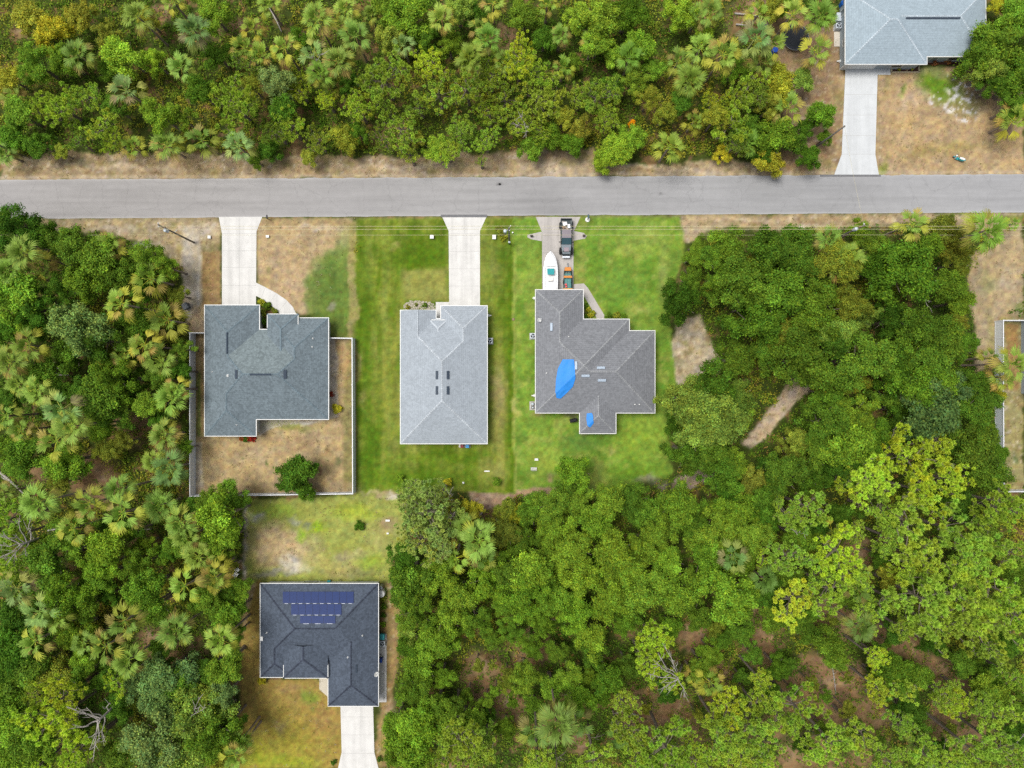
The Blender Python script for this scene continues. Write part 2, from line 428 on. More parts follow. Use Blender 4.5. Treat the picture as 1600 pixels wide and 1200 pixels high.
    blob([(300,478),(322,478),(322,530),(300,530)], (176,152,122), 4, 3)
    # fenced yard
    blob([(304,520),(556,529),(556,772),(304,776)], (176,150,108), 2, 0)
    circ(430,715,110,34,(186,158,116),.9,.6); circ(480,690,30,20,(168,130,92),.8,.5)
    blob([(304,690),(316,690),(318,776),(304,776)], (196,184,164), 4, 4, .8)
    blob([(306,580),(318,580),(318,680),(308,680)], (110,120,50), 4, 4, .9)
    blob([(312,530),(322,530),(322,690),(314,690)], (160,130,90), 2, 2, .8)
    blob([(514,530),(524,530),(530,650),(514,655)], (190,178,160), 3, 4, .9)
    blob([(400,658),(512,656),(470,664),(430,668),(404,680)], (196,188,168), 3, 4, .9)
    circ(455,664,60,7,(120,128,52),.8,.7); blob([(540,532),(552,532),(552,770),(538,770)], (126,118,66), 6, 8, .8)
    circ(533,565,14,34,(182,136,82),.8,.6); circ(528,723,12,10,(100,108,62),.8,.8); circ(515,705,9,9,(120,96,66),.8,.8)
    circ(419,722,6,6,(80,100,40),.8,.9); circ(385,723,5,3,(120,118,66),.7,.8); circ(497,738,8,8,(120,80,62),.7,.7)
    blob([(306,762),(552,756),(552,772),(306,776)], (160,136,98), 4, 5, .6)
    # ---- middle lawn
    L2 = [(556,341),(803,340),(803,771),(700,768),(620,772),(557,775)]
    blob(L2, (104,130,36), 3, 3)
    m2 = np.clip(sdist(px, py, L2)/5, 0, 1)
    mixin(np.clip((fbm(px*1.6, py*.7, 34, 61)-.47)*6, 0, 1)*m2*.85, (74,112,12))
    mixin(np.clip((fbm(px*2, py*.6, 26, 67)-.52)*6, 0, 1)*m2*.7, (140,142,58))
    st = (fbm(px*1.0, py*.04+200, 9, 73, 3)-.5); mixin(np.clip(st*5, 0, 1)*m2*.5, (128,138,58)); mixin(np.clip(-st*5, 0, 1)*m2*.4, (66,104,14))
    circ(570,560,20,260,(66,110,14),.9,.8); circ(575,700,22,80,(60,106,12),.8,.8); circ(650,745,120,26,(70,116,14),.8,.8)
    circ(655,400,70,34,(66,108,12),.7,.8); circ(665,440,50,28,(74,112,16),.7,.6)
    blob([(630,420),(700,420),(702,470),(632,470)], (150,146,72), 8, 6, .8); circ(623,383,10,8,(160,152,80),.7,.7)
    circ(620,540,10,120,(138,138,52),.9,.7); circ(605,600,9,130,(132,136,48),.9,.6); circ(700,712,90,14,(74,118,14),.8,.8)
    circ(780,610,18,60,(160,142,92),.8,.9); circ(776,660,18,90,(146,142,70),.9,.8); circ(776,420,16,60,(134,136,66),.9,.7); circ(765,735,36,22,(150,148,70),.8,.7)
    blob([(794,400),(804,400),(804,770),(796,770)], (70,112,12), 4, 4, .9)
    circ(772,345,14,8,(130,120,50),.8,.6); circ(788,375,12,20,(140,134,50),.7,.8); circ(790,400,24,30,(70,108,22),.8,.6)
    circ(570,620,7,24,(150,138,72),.7,.7); circ(552,500,6,200,(150,138,84),.8,.8)
    # ---- lawn of the tarp house
    L3 = [(803,339),(1064,338),(1072,380),(1068,410),(1040,470),(1050,510),(1056,600),(1040,650),(1050,740),(960,768),(875,772),(803,770)]
    blob(L3, (104,146,46), 5, 6)
    m3 = np.clip(sdist(px, py, L3)/6, 0, 1)
    mixin(np.clip((fbm(px, py, 30, 71)-.5)*6, 0, 1)*m3*.8, (82,134,36))
    mixin(np.clip((fbm(px, py, 14, 75)-.56)*7, 0, 1)*m3*.6, (150,160,70))
    circ(970,440,50,40,(80,132,44),.8,.7); circ(1010,370,50,30,(140,158,70),.8,.6); circ(840,430,30,70,(130,150,62),.8,.6)
    circ(905,430,12,40,(160,156,84),.8,.7); circ(1040,430,16,60,(150,154,80),.8,.6); circ(1000,485,20,12,(160,162,82),.7,.6)
    circ(912,690,50,22,(76,122,44),.8,.8); circ(1000,690,60,40,(124,164,44),.8,.7); circ(850,720,40,40,(140,164,56),.8,.7)
    circ(990,740,60,22,(84,140,30),.8,.8); circ(1010,660,40,20,(124,160,50),.8,.8); circ(860,750,10,12,(150,124,86),.6,.9)
    blob([(805,764),(876,764),(876,774),(805,776)], (176,140,116), 4, 5); blob([(945,770),(1010,765),(1015,774),(945,777)], (158,128,78), 4, 4)
    circ(1010,752,24,10,(146,138,118),.8,.8); circ(1035,757,18,12,(120,112,100),.7,.9); circ(958,708,9,7,(170,170,90),.7,.7)
    circ(838,645,16,9,(140,112,80),.7,.7); circ(910,685,6,6,(150,140,120),.8,.7); circ(895,650,14,10,(90,84,66),.7,.7); circ(990,345,60,4,(90,140,40),.8,.6)
    blob([(801,400),(806,400),(806,770),(802,770)], (150,160,70), 3, 3, .7); circ(808,640,8,20,(186,176,98),.7,.7); circ(905,352,14,20,(120,126,56),.8,.5)
    # ---- empty grass lot and slate-house yard
    blob([(388,780),(620,772),(640,790),(625,850),(605,912),(392,912),(386,900)], (148,156,70), 6, 8)
    circ(450,860,60,40,(186,162,122),.7,.9); circ(425,852,48,42,(182,156,116),.5,.9); circ(540,895,60,14,(168,150,100),.7,.7); circ(590,840,26,40,(164,156,92),.8,.6); circ(520,880,80,20,(170,160,92),.8,.7); circ(430,800,50,16,(130,158,50),.7,.9); circ(560,800,60,18,(146,168,46),.8,.8)
    circ(495,825,16,14,(118,164,26),.8,.9); circ(575,880,30,20,(138,168,50),.8,.9); circ(470,835,10,16,(110,160,30),.8,.8); circ(600,770,70,6,(186,164,128),.8,.8)
    circ(405,808,16,9,(160,160,146),.7,.9); circ(458,812,16,7,(150,150,126),.7,.8); circ(480,818,9,8,(126,134,100),.6,.9); circ(530,870,14,8,(120,112,84),.6,.8)
    circ(455,885,30,18,(196,188,176),.6,.8); circ(425,897,40,8,(140,136,128),.7,.8); circ(560,898,40,8,(110,120,62),.8,.6); circ(605,815,18,20,(176,142,112),.8,.8)
    circ(620,774,14,5,(214,204,190),.7,.9); circ(660,772,18,6,(176,150,130),.7,.8); circ(548,866,40,8,(180,168,112),.9,.6)
    blob([(404,905),(408,905),(406,1062),(540,1062),(540,1200),(372,1200),(376,1000)], (158,132,62), 4, 5)
    circ(450,1160,90,60,(150,142,44),.8,.8); circ(410,1110,30,60,(160,136,56),.9,.6); circ(400,1180,40,30,(140,154,30),.8,.8); circ(485,1090,22,16,(112,138,46),.6,.9)
    circ(505,1125,30,30,(164,128,70),.8,.8); circ(460,1080,40,14,(166,132,84),.7,.7); circ(450,1190,60,14,(140,160,36),.8,.8); circ(440,1135,14,14,(168,146,96),.8,.6)
    circ(600,940,8,40,(100,130,40),.8,.5); circ(610,1110,16,30,(170,140,112),.8,.9); circ(600,1170,10,40,(146,138,62),.8,.9)
    # ---- upper right yard
    blob([(1373,112),(1550,98),(1600,150),(1600,274),(1376,275)], (178,148,112), 4, 6)
    circ(1470,135,42,36,(86,132,30),.6,1); circ(1500,160,44,30,(124,128,72),.7,.7); circ(1450,110,30,12,(128,138,76),.8,.7)
    circ(1440,240,60,14,(158,138,84),.8,.8); circ(1500,232,70,12,(156,138,78),.8,.7); circ(1550,262,60,10,(186,160,118),.8,.6); circ(1412,200,30,40,(184,152,110),.8,.6)
    circ(1378,260,10,20,(120,140,40),.7,.8); circ(1412,138,6,12,(120,142,60),.7,.8); circ(1430,155,22,16,(190,162,140),.8,.7); circ(1385,130,10,20,(150,140,70),.8,.5)
    spk = np.clip((fbm(px, py, 5, 91, 2)-.55)*9, 0, 1)
    for x, y, rx, ry in [(1505,145,34,24),(1490,120,12,9),(1510,175,22,24),(1485,168,16,12),(1462,158,14,12)]:
        d = np.clip((1-np.sqrt(((px-x)/rx)**2+((py-y)/ry)**2))*2.5, 0, 1); mixin(d*spk*.9, (205, 200, 198))
    # right neighbour
    blob([(1515,400),(1545,372),(1600,345),(1600,492),(1560,497),(1554,560),(1530,585),(1524,500)], (170,148,112), 6, 6)
    circ(1560,440,34,30,(176,156,128),.8,.5); circ(1545,520,10,50,(150,140,84),.8,.8); circ(1540,440,14,30,(134,136,70),.8,.5); circ(1590,480,16,12,(110,130,60),.8,.7)
    blob([(1571,506),(1592,506),(1592,610),(1571,610)], (158,116,72), 4, 6, .8); circ(1590,715,10,10,(90,118,60),.7,.8)
    blob([(1560,338),(1600,336),(1600,350),(1570,350)], (112,128,56), 5, 4, .8)
    # edge of asphalt gets sand and dirt
    dt = py-road_top(px); mixin(np.clip(1-np.abs(dt+3)/5, 0, 1)*.6, (190, 172, 148))
    db = py-road_bot(px); mixin(np.clip(1-np.abs(db-2)/4, 0, 1)*.5, (150, 136, 96))
    c = c*(0.80+0.40*fbm(px, py, 6, 99, 3)[..., None])
    hv = ((fbm(px, py, 9, 55, 3)-.5)*2)[..., None]; c = c*np.concatenate([1+.09*hv, 1+.05*hv, 1-.05*hv], -1)
    g_ = c.mean(-1, keepdims=True); c = g_+(c-g_)*.9+2
    gr = np.clip(c[..., 1]-c[..., 0], 0, 99); c[..., 0] += gr*.30; c[..., 1] += gr*.05
    tn = np.clip((c[..., 0]-c[..., 1]-14)/20, 0, 1)[..., None]; g_ = c.mean(-1, keepdims=True); c = c*(1-.12*tn)+g_*.12*tn; c = c*(1-tn)+c*np.array([.99, .99, .90])*tn
    return c
def s2l(c):
    c = np.clip(c, 0, 255)/255.0
    return np.where(c <= .04045, c/12.92, ((c+.055)/1.055)**2.4)/KEXP

# ------------------------------------------------------------------ ground sheet
def axis(lo, hi, step):
    core = np.arange(lo, hi+step, step)
    outs = []; d = step; q = 0
    while q < 900: d *= 1.5; q += d; outs.append(q)
    outs = np.array(outs)
    return np.concatenate([(lo-outs)[::-1], core, hi+outs])
gx = axis(-80, 80, .26); gy = axis(-60, 60, .26)
X, Y = np.meshgrid(gx, gy)
PX = 800+X*PPM; PY = 600-Y*PPM
colr = paint(PX, PY)
far = np.clip((np.maximum(np.abs(X)-79, np.abs(Y)-59))/3, 0, 1)[..., None]
colr = s2l(colr*(1-far)+np.array([74., 84., 38.])*far)
Z = np.zeros_like(X)
V = np.stack([X, Y, Z], -1).reshape(-1, 3)
ny, nx = X.shape
idx = np.arange(nx*ny).reshape(ny, nx)
F = np.stack([idx[:-1, :-1], idx[:-1, 1:], idx[1:, 1:], idx[1:, :-1]], -1).reshape(-1, 4)
g = npmesh("ground", V, F, colr.reshape(-1, 3), M_GROUND)
setp(g, "sandy forest floor, verges and bare ground under the trees", "ground", kind="structure")

for nm, lab, poly in LAWNS:
    pp = np.array(poly); x0, y0 = pp.min(0); x1, y1 = pp.max(0)
    cxs = (PX[:-1, :-1]+PX[1:, 1:])/2; cys = (PY[:-1, :-1]+PY[1:, 1:])/2
    wxx = (fbm(cxs, cys, 14, 7)-.5)*5
    msk = (cxs > x0-9) & (cxs < x1+9) & (cys > y0-9) & (cys < y1+9)
    inside = np.zeros(cxs.shape, bool)
    inside[msk] = sdist(cxs[msk]+wxx[msk], cys[msk], poly) > 0
    Fm = F.reshape(ny-1, nx-1, 4)[inside]
    used, inv = np.unique(Fm.ravel(), return_inverse=True)
    Vm = V[used].copy(); Vm[:, 2] = 0.02+0.015*vnoise(Vm[:, 0], Vm[:, 1], .6, 3)
    o = npmesh(nm, Vm, inv.reshape(-1, 4), colr.reshape(-1, 3)[used], M_GROUND)
    setp(o, lab, "lawn", kind="structure")

# ------------------------------------------------------------------ road
rx = np.arange(-140, 140.01, .35); ry = np.linspace(0, 1, 26)
RX, RT = np.meshgrid(rx, ry)
RPX = 800+RX*PPM
edge = (fbm(RPX, RPX*0, 22, 3)-.5)*2.2
edge = edge+(fbm(RPX, RPX*0, 5, 6)-.5)*1.8
top = road_top(RPX)+edge; bot = road_bot(RPX)+(fbm(RPX, RPX*0+50, 22, 4)-.5)*2.0
RPY = top+(bot-top)*RT
RY = -(RPY-600)/PPM
base = np.array([158., 158., 159.])+np.zeros(RX.shape+(3,))
base += ((fbm(RPX*.3, RPY*3, 20, 12)-.5)*14)[..., None]
tone = np.clip((RPX-300)/900, 0, 1)[..., None]; base = base*(1-.0*tone)+np.array([2., -1., -4.])*(1-tone)
def band(c, w): return np.exp(-((RT-c)/w)**2)[..., None]
base -= band(.30, .05)*7*(fbm(RPX, RPX*0, 90, 8)[..., None]) + band(.62, .06)*5
base += band(.0, .035)*18 + band(1.0, .035)*20
for x, y, r_, d_ in [(870,310,60,-6),(850,320,40,-4),(780,288,4,-70),(900,300,26,8),(1330,300,40,-6),(1450,312,90,6),(700,300,60,5),(400,300,80,4),(1100,300,60,6),(1032,303,3,-60),(865,335,30,-7),(1380,345,10,-30)]:
    dd = np.exp(-(((RPX-x)/r_)**2+((RPY-y)/(r_*.45))**2)); base += (dd*d_)[..., None]
Vr = np.stack([RX, RY, np.full(RX.shape, .03)+.05*(1-(2*RT-1)**2)], -1).reshape(-1, 3)
ny2, nx2 = RX.shape; id2 = np.arange(nx2*ny2).reshape(ny2, nx2)
Fr = np.stack([id2[1:, :-1], id2[1:, 1:], id2[:-1, 1:], id2[:-1, :-1]], -1).reshape(-1, 4)
o = npmesh("road", Vr, Fr, s2l(base).reshape(-1, 3), M_ASPH)
setp(o, "straight light grey asphalt road crossing the whole picture", "road", kind="structure")
# asphalt lip strips where driveways meet the road
for x0, x1, y0, y1, lab in [(689,761,335.6,339.6,"thin dark asphalt strip where the white driveway meets the road"),
                            (1281,1376,273,276.2,"thin dark asphalt strip at the foot of the upper right driveway")]:
    m = MB(); a = P(x0, y1); b_ = P(x1, y0)
    m.box(a.x, b_.x, a.y, b_.y, .02, .095 if y0 > 300 else .062)
    o = m.build("driveway_joint", plain("tar_joint", A(118, 118, 120), .9, var=.2)); setp(o, lab, "joint", kind="structure")

# ------------------------------------------------------------------ slabs
def slab(name, poly, mat, label, z=0.055, kind="structure", cat="driveway", joints=()):
    m = MB(); pts = [P(x, y)[:2] for x, y in poly]
    m.prism(pts, -0.03, z)
    o = m.build(name, mat); setp(o, label, cat, kind=kind)
    return o
def joints(parent, segs, z, mat, w=.035):
    """saw-cut joints as dark shallow strips on a slab"""
    m = MB()
    for x0, y0, x1, y1 in segs:
        a = P(x0, y0); b = P(x1, y1); d = (b-a).normalized(); n = Vector((-d.y, d.x, 0))*w/2
        m.add([(a-n).to_tuple()[:2]+(z+.004,), (b-n).to_tuple()[:2]+(z+.004,), (b+n).to_tuple()[:2]+(z+.004,), (a+n).to_tuple()[:2]+(z+.004,)], [(0,1,2,3)])
    o = m.build("joint_line", mat, parent); return o
M_JOINT = plain("saw_cut", A(186, 184, 180), .9); M_JOINT2 = plain("old_saw_cut", A(150, 145, 140), .9)
d1 = slab("driveway", [(342,339),(410,339),(401,362),(400,480),(347,480),(347,365)], M_CONC, "pale concrete driveway leading to the blue-grey house")
joints(d1, [(347,365,401,365),(347,392,400,392),(347,418,400,418),(347,446,400,446),(374,341,374,478)], .055, M_JOINT)
arc = [(399,441),(415,449),(432,458),(448,469),(458,480),(464,493),(440,493),(432,484),(420,474),(406,465),(399,462)]
w1 = slab("walkway", arc, M_CONC, "curved pale concrete walkway from driveway to front door", .05, cat="walkway")
joints(w1, [(415,449,408,466),(432,458,421,474),(449,470,436,486)], .05, M_JOINT)
d2 = slab("driveway", [(691,339),(760,339),(750,361),(750,482),(702,482),(701,361)], M_CONC, "bright white concrete driveway leading to the light grey house with four vents")
joints(d2, [(701,365,750,365),(701,368,750,368),(701,393,750,393),(701,420,750,420),(701,447,750,447),(726,341,726,364)], .055, M_JOINT)
slab("porch_slab", [(681,472),(701.6,472),(701.6,482),(690,482),(690,500),(681,500)], M_CONC, "small white concrete entry slab beside the white driveway", .05, cat="porch slab")
d3 = slab("driveway", [(837,339),(907,339),(896,363),(896,456),(847,456),(847,363)], M_CONC2, "grey concrete driveway carrying the boat and the pickup")
joints(d3, [(847,364,896,364),(847,368,896,368),(872,341,872,452),(847,395,896,395),(847,425,896,425)], .055, M_JOINT2)
slab("driveway_pad", [(824,367),(846.6,362),(846.6,377),(830,374),(824,371)], M_CONC2, "small grey concrete wing left of the boat driveway", .05, cat="pad")
slab("driveway_pad", [(896.4,361),(912,364),(917,369),(914,373),(896.4,376)], M_CONC2, "small grey concrete wing right of the boat driveway", .05, cat="pad")
slab("walkway", [(896.4,444),(912,443),(918,449),(944,492),(944,500),(933,500),(930,492),(912,462),(908,456),(896.4,456)], M_CONC2, "diagonal grey concrete walkway beside the tarped house", .05, cat="walkway")
d4 = slab("driveway", [(532,1100),(583,1100),(585,1175),(594,1210),(526,1210),(534,1175)], M_CONC, "pale concrete driveway at the bottom edge below the slate house")
joints(d4, [(534,1177,585,1177),(533,1120,584,1120),(533,1148,584,1148)], .055, M_JOINT)
slab("walkway", [(499,1056),(514,1056),(514,1090),(499,1077)], concrete_mat("tan_concrete", A(205,196,176), .05), "short tan concrete walk at the slate house entry", .05, cat="walkway")
slab("side_slab", [(586,990),(604,990),(604,1097),(586,1097)], M_CONC, "narrow grey concrete side slab along the slate house", .05, cat="slab")
d5 = slab("driveway", [(1303,274),(1373,274),(1367.5,241),(1371,117),(1391,117),(1391,104),(1321,104),(1315,241)], M_CONC3, "long light concrete driveway at the upper right")
joints(d5, [(1315,241,1367.5,241),(1317,212,1368,212),(1318,180,1369,180),(1319,148,1370,148)], .055, M_JOINT)

# ------------------------------------------------------------------ houses
SP = .092   # metres per plan pixel at eave height
def house(name, label, outline, faces, mat, capmat, eave=2.6, slope=.40, wallmat=None, gable=(), raised=(), gutter=True):
    """outline / faces in eave-level photo pixels; faces = lists of (px,py,inset px)"""
    q = lambda p: P(p[0], p[1], eave)
    cxx = sum(p[0] for p in outline)/len(outline); cyy = sum(p[1] for p in outline)/len(outline)
    base = P(cxx, cyy, eave); base.z = 0
    root = empty(name, base, 0, label, "house")
    def W(p):
        v = q(p)-base; ins = p[2] if len(p) > 2 else 0
        return Vector((v.x, v.y, eave+ins*SP*slope))
    m = MB(); edges = {}; polys = []
    for f in faces:
        tint = (1, 1, 1)
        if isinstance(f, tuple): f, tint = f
        vs = [W(p) for p in f]
        nrm = sum(((vs[i]-vs[0]).cross(vs[i+1]-vs[0]) for i in range(1, len(vs)-1)), Vector())
        if nrm.z < 0: vs = vs[::-1]; f = f[::-1]; nrm = -nrm
        nrm.normalize()
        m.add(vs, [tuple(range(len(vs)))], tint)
        cen = sum(vs, Vector())/len(vs); polys.append((cen, nrm))
        for i in range(len(f)):
            k = tuple(sorted([tuple(f[i][:2]), tuple(f[(i+1) % len(f)][:2])]))
            edges.setdefault(k, []).append((len(polys)-1, vs[i], vs[(i+1) % len(f)]))
    # soffit
    pts = [W(p) for p in outline]
    m.add([(v.x, v.y, eave-.16) for v in pts], [tuple(range(len(pts)))], (1.6, 1.6, 1.6))
    roof = m.build("roof", mat, root)
    for k, lst in edges.items():
        cap = MB()
        if len(lst) == 2:
            (ia, a, b), (ib, _, _) = lst
            (ca, na), (cb, nb) = polys[ia], polys[ib]
            if (cb-a).dot(na) < -1e-4:     # convex: ridge or hip
                d = (b-a); L = d.length; d.normalize()
                s = na.cross(d).normalized()
                if s.dot(ca-a) < 0: s = -s
                t = nb.cross(d).normalized()
                if t.dot(cb-a) < 0: t = -t
                u = (na+nb).normalized()*.025
                n = max(1, int(L/.3)); 
                for i in range(n):
                    p0 = a+d*(L*i/n); p1 = a+d*(L*(i+.86)/n)
                    v = 1+random.uniform(-.12, .12)
                    cap.add([p0+s*.13+u*.6, p0+u*1.8, p1+u*1.8, p1+s*.13+u*.6, p0+t*.13+u*.6, p1+t*.13+u*.6],
                            [(0,1,2,3),(1,4,5,2)], (v, v, v))
                cap.build("ridge_cap", capmat, roof)
    # walls
    def inset(poly, d):
        n = len(poly); out = []
        ar = sum(poly[i].x*poly[(i+1)%n].y-poly[(i+1)%n].x*poly[i].y for i in range(n))
        sg = 1 if ar > 0 else -1
        for i in range(n):
            p0, p1, p2 = poly[i-1], poly[i], poly[(i+1) % n]
            e1 = (p1-p0).normalized(); e2 = (p2-p1).normalized()
            n1 = Vector((-e1.y, e1.x))*sg; n2 = Vector((-e2.y, e2.x))*sg
            den = 1+n1.dot(n2)
            out.append(p1+(n1+n2)*d/den if den > .1 else p1+n1*d)
        return out
    p2 = [Vector((v.x, v.y)) for v in pts]
    wp = inset(p2, .42)
    wm = MB(); n = len(wp)
    for i in range(n):
        a, b = wp[i], wp[(i+1) % n]
        wm.add([(a.x,a.y,0),(b.x,b.y,0),(b.x,b.y,eave-.162),(a.x,a.y,eave-.162)], [(0,1,2,3)])
    wall = wm.build("wall", wallmat or M_STUCCO, root)
    # fascia with gutter
    go = inset(p2, -.09)
    gm = MB()
    for i in range(n):
        a, b, c_, d_ = p2[i], p2[(i+1) % n], go[(i+1) % n], go[i]
        z0, z1 = eave-.18, eave+.012
        gm.add([(a.x,a.y,z0),(b.x,b.y,z0),(c_.x,c_.y,z0),(d_.x,d_.y,z0),(a.x,a.y,z1),(b.x,b.y,z1),(c_.x,c_.y,z1),(d_.x,d_.y,z1)],
               [(0,1,2,3),(4,7,6,5),(3,2,6,7),(0,4,5,1)])
    gm.build("gutter", M_WHITE if gutter else capmat, root)
    # gable end triangles
    for tri in gable:
        gmn = MB(); vs = [W(p) for p in tri]; gmn.add(vs, [(0,1,2)]); gmn.build("gable_wall", wallmat or M_STUCCO, root)
    # raised entry roofs: hip boxes standing above the main roof
    for (x0, x1, y0, y1, side, dz, back, hip) in raised:
        rm = MB(); ze = eave+dz
        def Q(x, y, z): v = P(x, y, eave)-base; return Vector((v.x, v.y, z))
        hw = (x1-x0)/2; xr = (x0+x1)/2; zr = ze+hw*SP*slope
        s_ = 1 if side == 'N' else -1     # N: front edge y0 is at the top of the photo
        yf, yb = (y0, y1) if s_ == 1 else (y1, y0)
        yb2 = yb+s_*back; yp = yf+s_*(hw if hip else 0)
        A_, B_ = Q(x0, yf, ze), Q(x1, yf, ze); C_, D_ = Q(x1, yb2, ze), Q(x0, yb2, ze)
        R1, R2 = Q(xr, yp, zr), Q(xr, yb2, zr)
        rm.add([A_, B_, R1], [(0,1,2)] if s_ == -1 else [(1,0,2)]); rm.add([B_, C_, R2, R1], [(0,1,2,3)] if s_ == -1 else [(3,2,1,0)])
        rm.add([D_, A_, R1, R2], [(0,1,2,3)] if s_ == -1 else [(3,2,1,0)])
        rr = rm.build("entry_roof", mat, root)
        tm = MB(); th = .08
        for a, b in ((A_, B_), (A_, Q(x0, yb, ze)), (B_, Q(x1, yb, ze))):
            d = (b-a); L = d.length; mid = (a+b)/2
            tm.obox((mid.x, mid.y, ze-dz/2-.02), (L+th, th, dz+.1), math.atan2(d.y, d.x))
        tm.build("gutter", M_WHITE, rr)
        def strip(a, b):
            cm = MB()
            d = (b-a); L = d.length; d.normalize(); nn = Vector((-d.y, d.x, 0)).normalized()*.12
            up = Vector((0,0,.045)); cm.add([a-nn+up*.3, a+up, b+up, b-nn+up*.3, a+nn+up*.3, b+nn+up*.3], [(0,1,2,3),(1,4,5,2)], (1,1,1)); cm.build("ridge_cap", capmat, rr)
        strip(R1, R2)
        if hip: strip(A_, R1); strip(B_, R1)
    def opening(p, kind, w, h, z0):
        """p = eave pixel of the wall point, placed on the nearest wall edge"""
        v = q(p)-base; v = Vector((v.x, v.y)); best = None
        for i in range(n):
            a, b = wp[i], wp[(i+1) % n]; e = b-a; L = e.length
            t = max(w/2/L, min(1-w/2/L, (v-a).dot(e)/(L*L))); c = a+e*t; dd = (v-c).length
            if best is None or dd < best[0]: best = (dd, c, e.normalized())
        _, c, e = best
        nn = Vector((e.y, -e.x)); cen = sum(wp, Vector((0, 0)))/n
        # outward: test with polygon orientation
        ar = sum(wp[i].x*wp[(i+1)%n].y-wp[(i+1)%n].x*wp[i].y for i in range(n))
        if ar < 0: nn = -nn
        ang = math.atan2(e.y, e.x)
        fm = MB(); t = .07
        cc = Vector((c.x+nn.x*.03, c.y+nn.y*.03, 0))
        ee = Vector((e.x, e.y, 0))
        for s_ in (-1, 1): fm.obox(cc+ee*s_*(w/2)+Vector((0,0,z0+h/2)), (t, .12, h+t), ang)
        for s_ in (0, 1): fm.obox(cc+Vector((0,0,z0+h*s_)), (w-t, .11, t), ang)
        if kind == 'window':
            fm.obox(cc+Vector((0,0,z0+h/2)), (w-t, .09, .045), ang)
            f = fm.build("window", M_WHITE, root); pm = MB(); pm.obox(cc+Vector((0,0,z0+h/2)), (w-.04, .05, h-.04), ang)
            pm.build("pane", M_GLASS, f)
        elif kind == 'garage':
            f = fm.build("garage_door", M_GARAGE, root); pm = MB()
            for i in range(4): pm.obox(cc+Vector((0,0,z0+h*(i+.5)/4)), (w-.08, .06, h/4-.02), ang)
            pm.build("door_panel", M_GARAGE, f)
        else:
            f = fm.build("front_door", M_WHITE, root); pm = MB(); pm.obox(cc+Vector((0,0,z0+h/2)), (w-.06, .06, h-.04), ang); pm.build("door_panel", M_DOOR, f)
    return root, roof, opening, base, eave

def roof_hit(rt, px, py):
    """intersect the camera ray through a photo pixel with the roof mesh"""
    base, roof = rt
    o = Vector((0, 0, HCAM)); d = (P(px, py, 0)-o).normalized()
    best = None
    me = roof.data
    for p in me.polygons:
        vs = [me.vertices[i].co+base for i in p.vertices]
        if p.normal.z < .1 and p.normal.z > -.1: continue
        c = vs[0]; nn = p.normal; den = d.dot(nn)
        if abs(den) < 1e-6: continue
        t = (c-o).dot(nn)/den; h = o+d*t
        # inside test in xy
        ins = False; k = len(vs)
        for i in range(k):
            a, b = vs[i], vs[(i+1) % k]
            if (a.y > h.y) != (b.y > h.y):
                if h.x < a.x+(h.y-a.y)/(b.y-a.y)*(b.x-a.x): ins = not ins
        if ins and (best is None or h.z > best[0].z):
            best = (h, nn.copy() if nn.z > 0 else -nn)
    return best

def patch_on_roof(rt, px, py, L, Wd, H, ang, name, mat, parent, bevel=0.0, lift=0.0):
    """box of length L along ang (radians in plan), standing on the roof slope"""
    base, roof = rt
    hit = roof_hit(rt, px, py)
    if hit is None: print("no roof at", px, py); return None
    h, nn = hit
    t = Vector((math.cos(ang), math.sin(ang), 0)); t = (t-nn*t.dot(nn)).normalized(); s = nn.cross(t)
    m = MB(); c = h-base+nn*(H/2+lift)
    vs = []
    for dz in (-1, 1):
        k = 1.0 if dz < 0 else .82
        for a, b in ((-1,-1),(1,-1),(1,1),(-1,1)): vs.append(c+t*a*L/2*(1 if dz<0 else .97)+s*b*Wd/2*k+nn*dz*H/2)
    m.add(vs, [(0,3,2,1),(4,5,6,7),(0,1,5,4),(1,2,6,5),(2,3,7,6),(3,0,4,7)])
    return m.build(name, mat, parent, bevel=bevel)
def vent_pipe(rt, px, py, parent, r=.07, hh=.3, mat=None):
    base, roof = rt; hit = roof_hit(rt, px, py)
    if not hit: return
    h = hit[0]-base; m = MB(); m.lathe([(r*2.0, h.z-.06),(r*1.9, h.z+.06),(r, h.z+.1),(r, h.z+hh),(r*.75, h.z+hh),(r*.7, h.z+hh-.1)], h.x, h.y, 12)
    return m.build("vent_pipe", mat or M_WHITE, parent)

R_BLUE = shingle_mat("blue_grey_shingles", A(112,124,130), .2); C_BLUE = shingle_mat("blue_grey_cap", A(114,130,138), .1)
R_LIGHT = shingle_mat("light_grey_shingles", A(163,171,178), .10, .05); C_LIGHT = shingle_mat("light_cap", A(188,195,201), .06)
R_MID = shingle_mat("mid_grey_shingles", A(128,130,134), .14, .05, .12); C_MID = shingle_mat("mid_cap", A(152,154,156), .08)
R_SLATE = shingle_mat("slate_shingles", A(80,89,102), .22, .1, .05); C_SLATE = shingle_mat("slate_cap", A(62,68,82), .3)
R_PALE = shingle_mat("pale_grey_shingles", A(158,173,182), .09, .05); C_PALE = shingle_mat("pale_cap", A(188,200,208), .06)

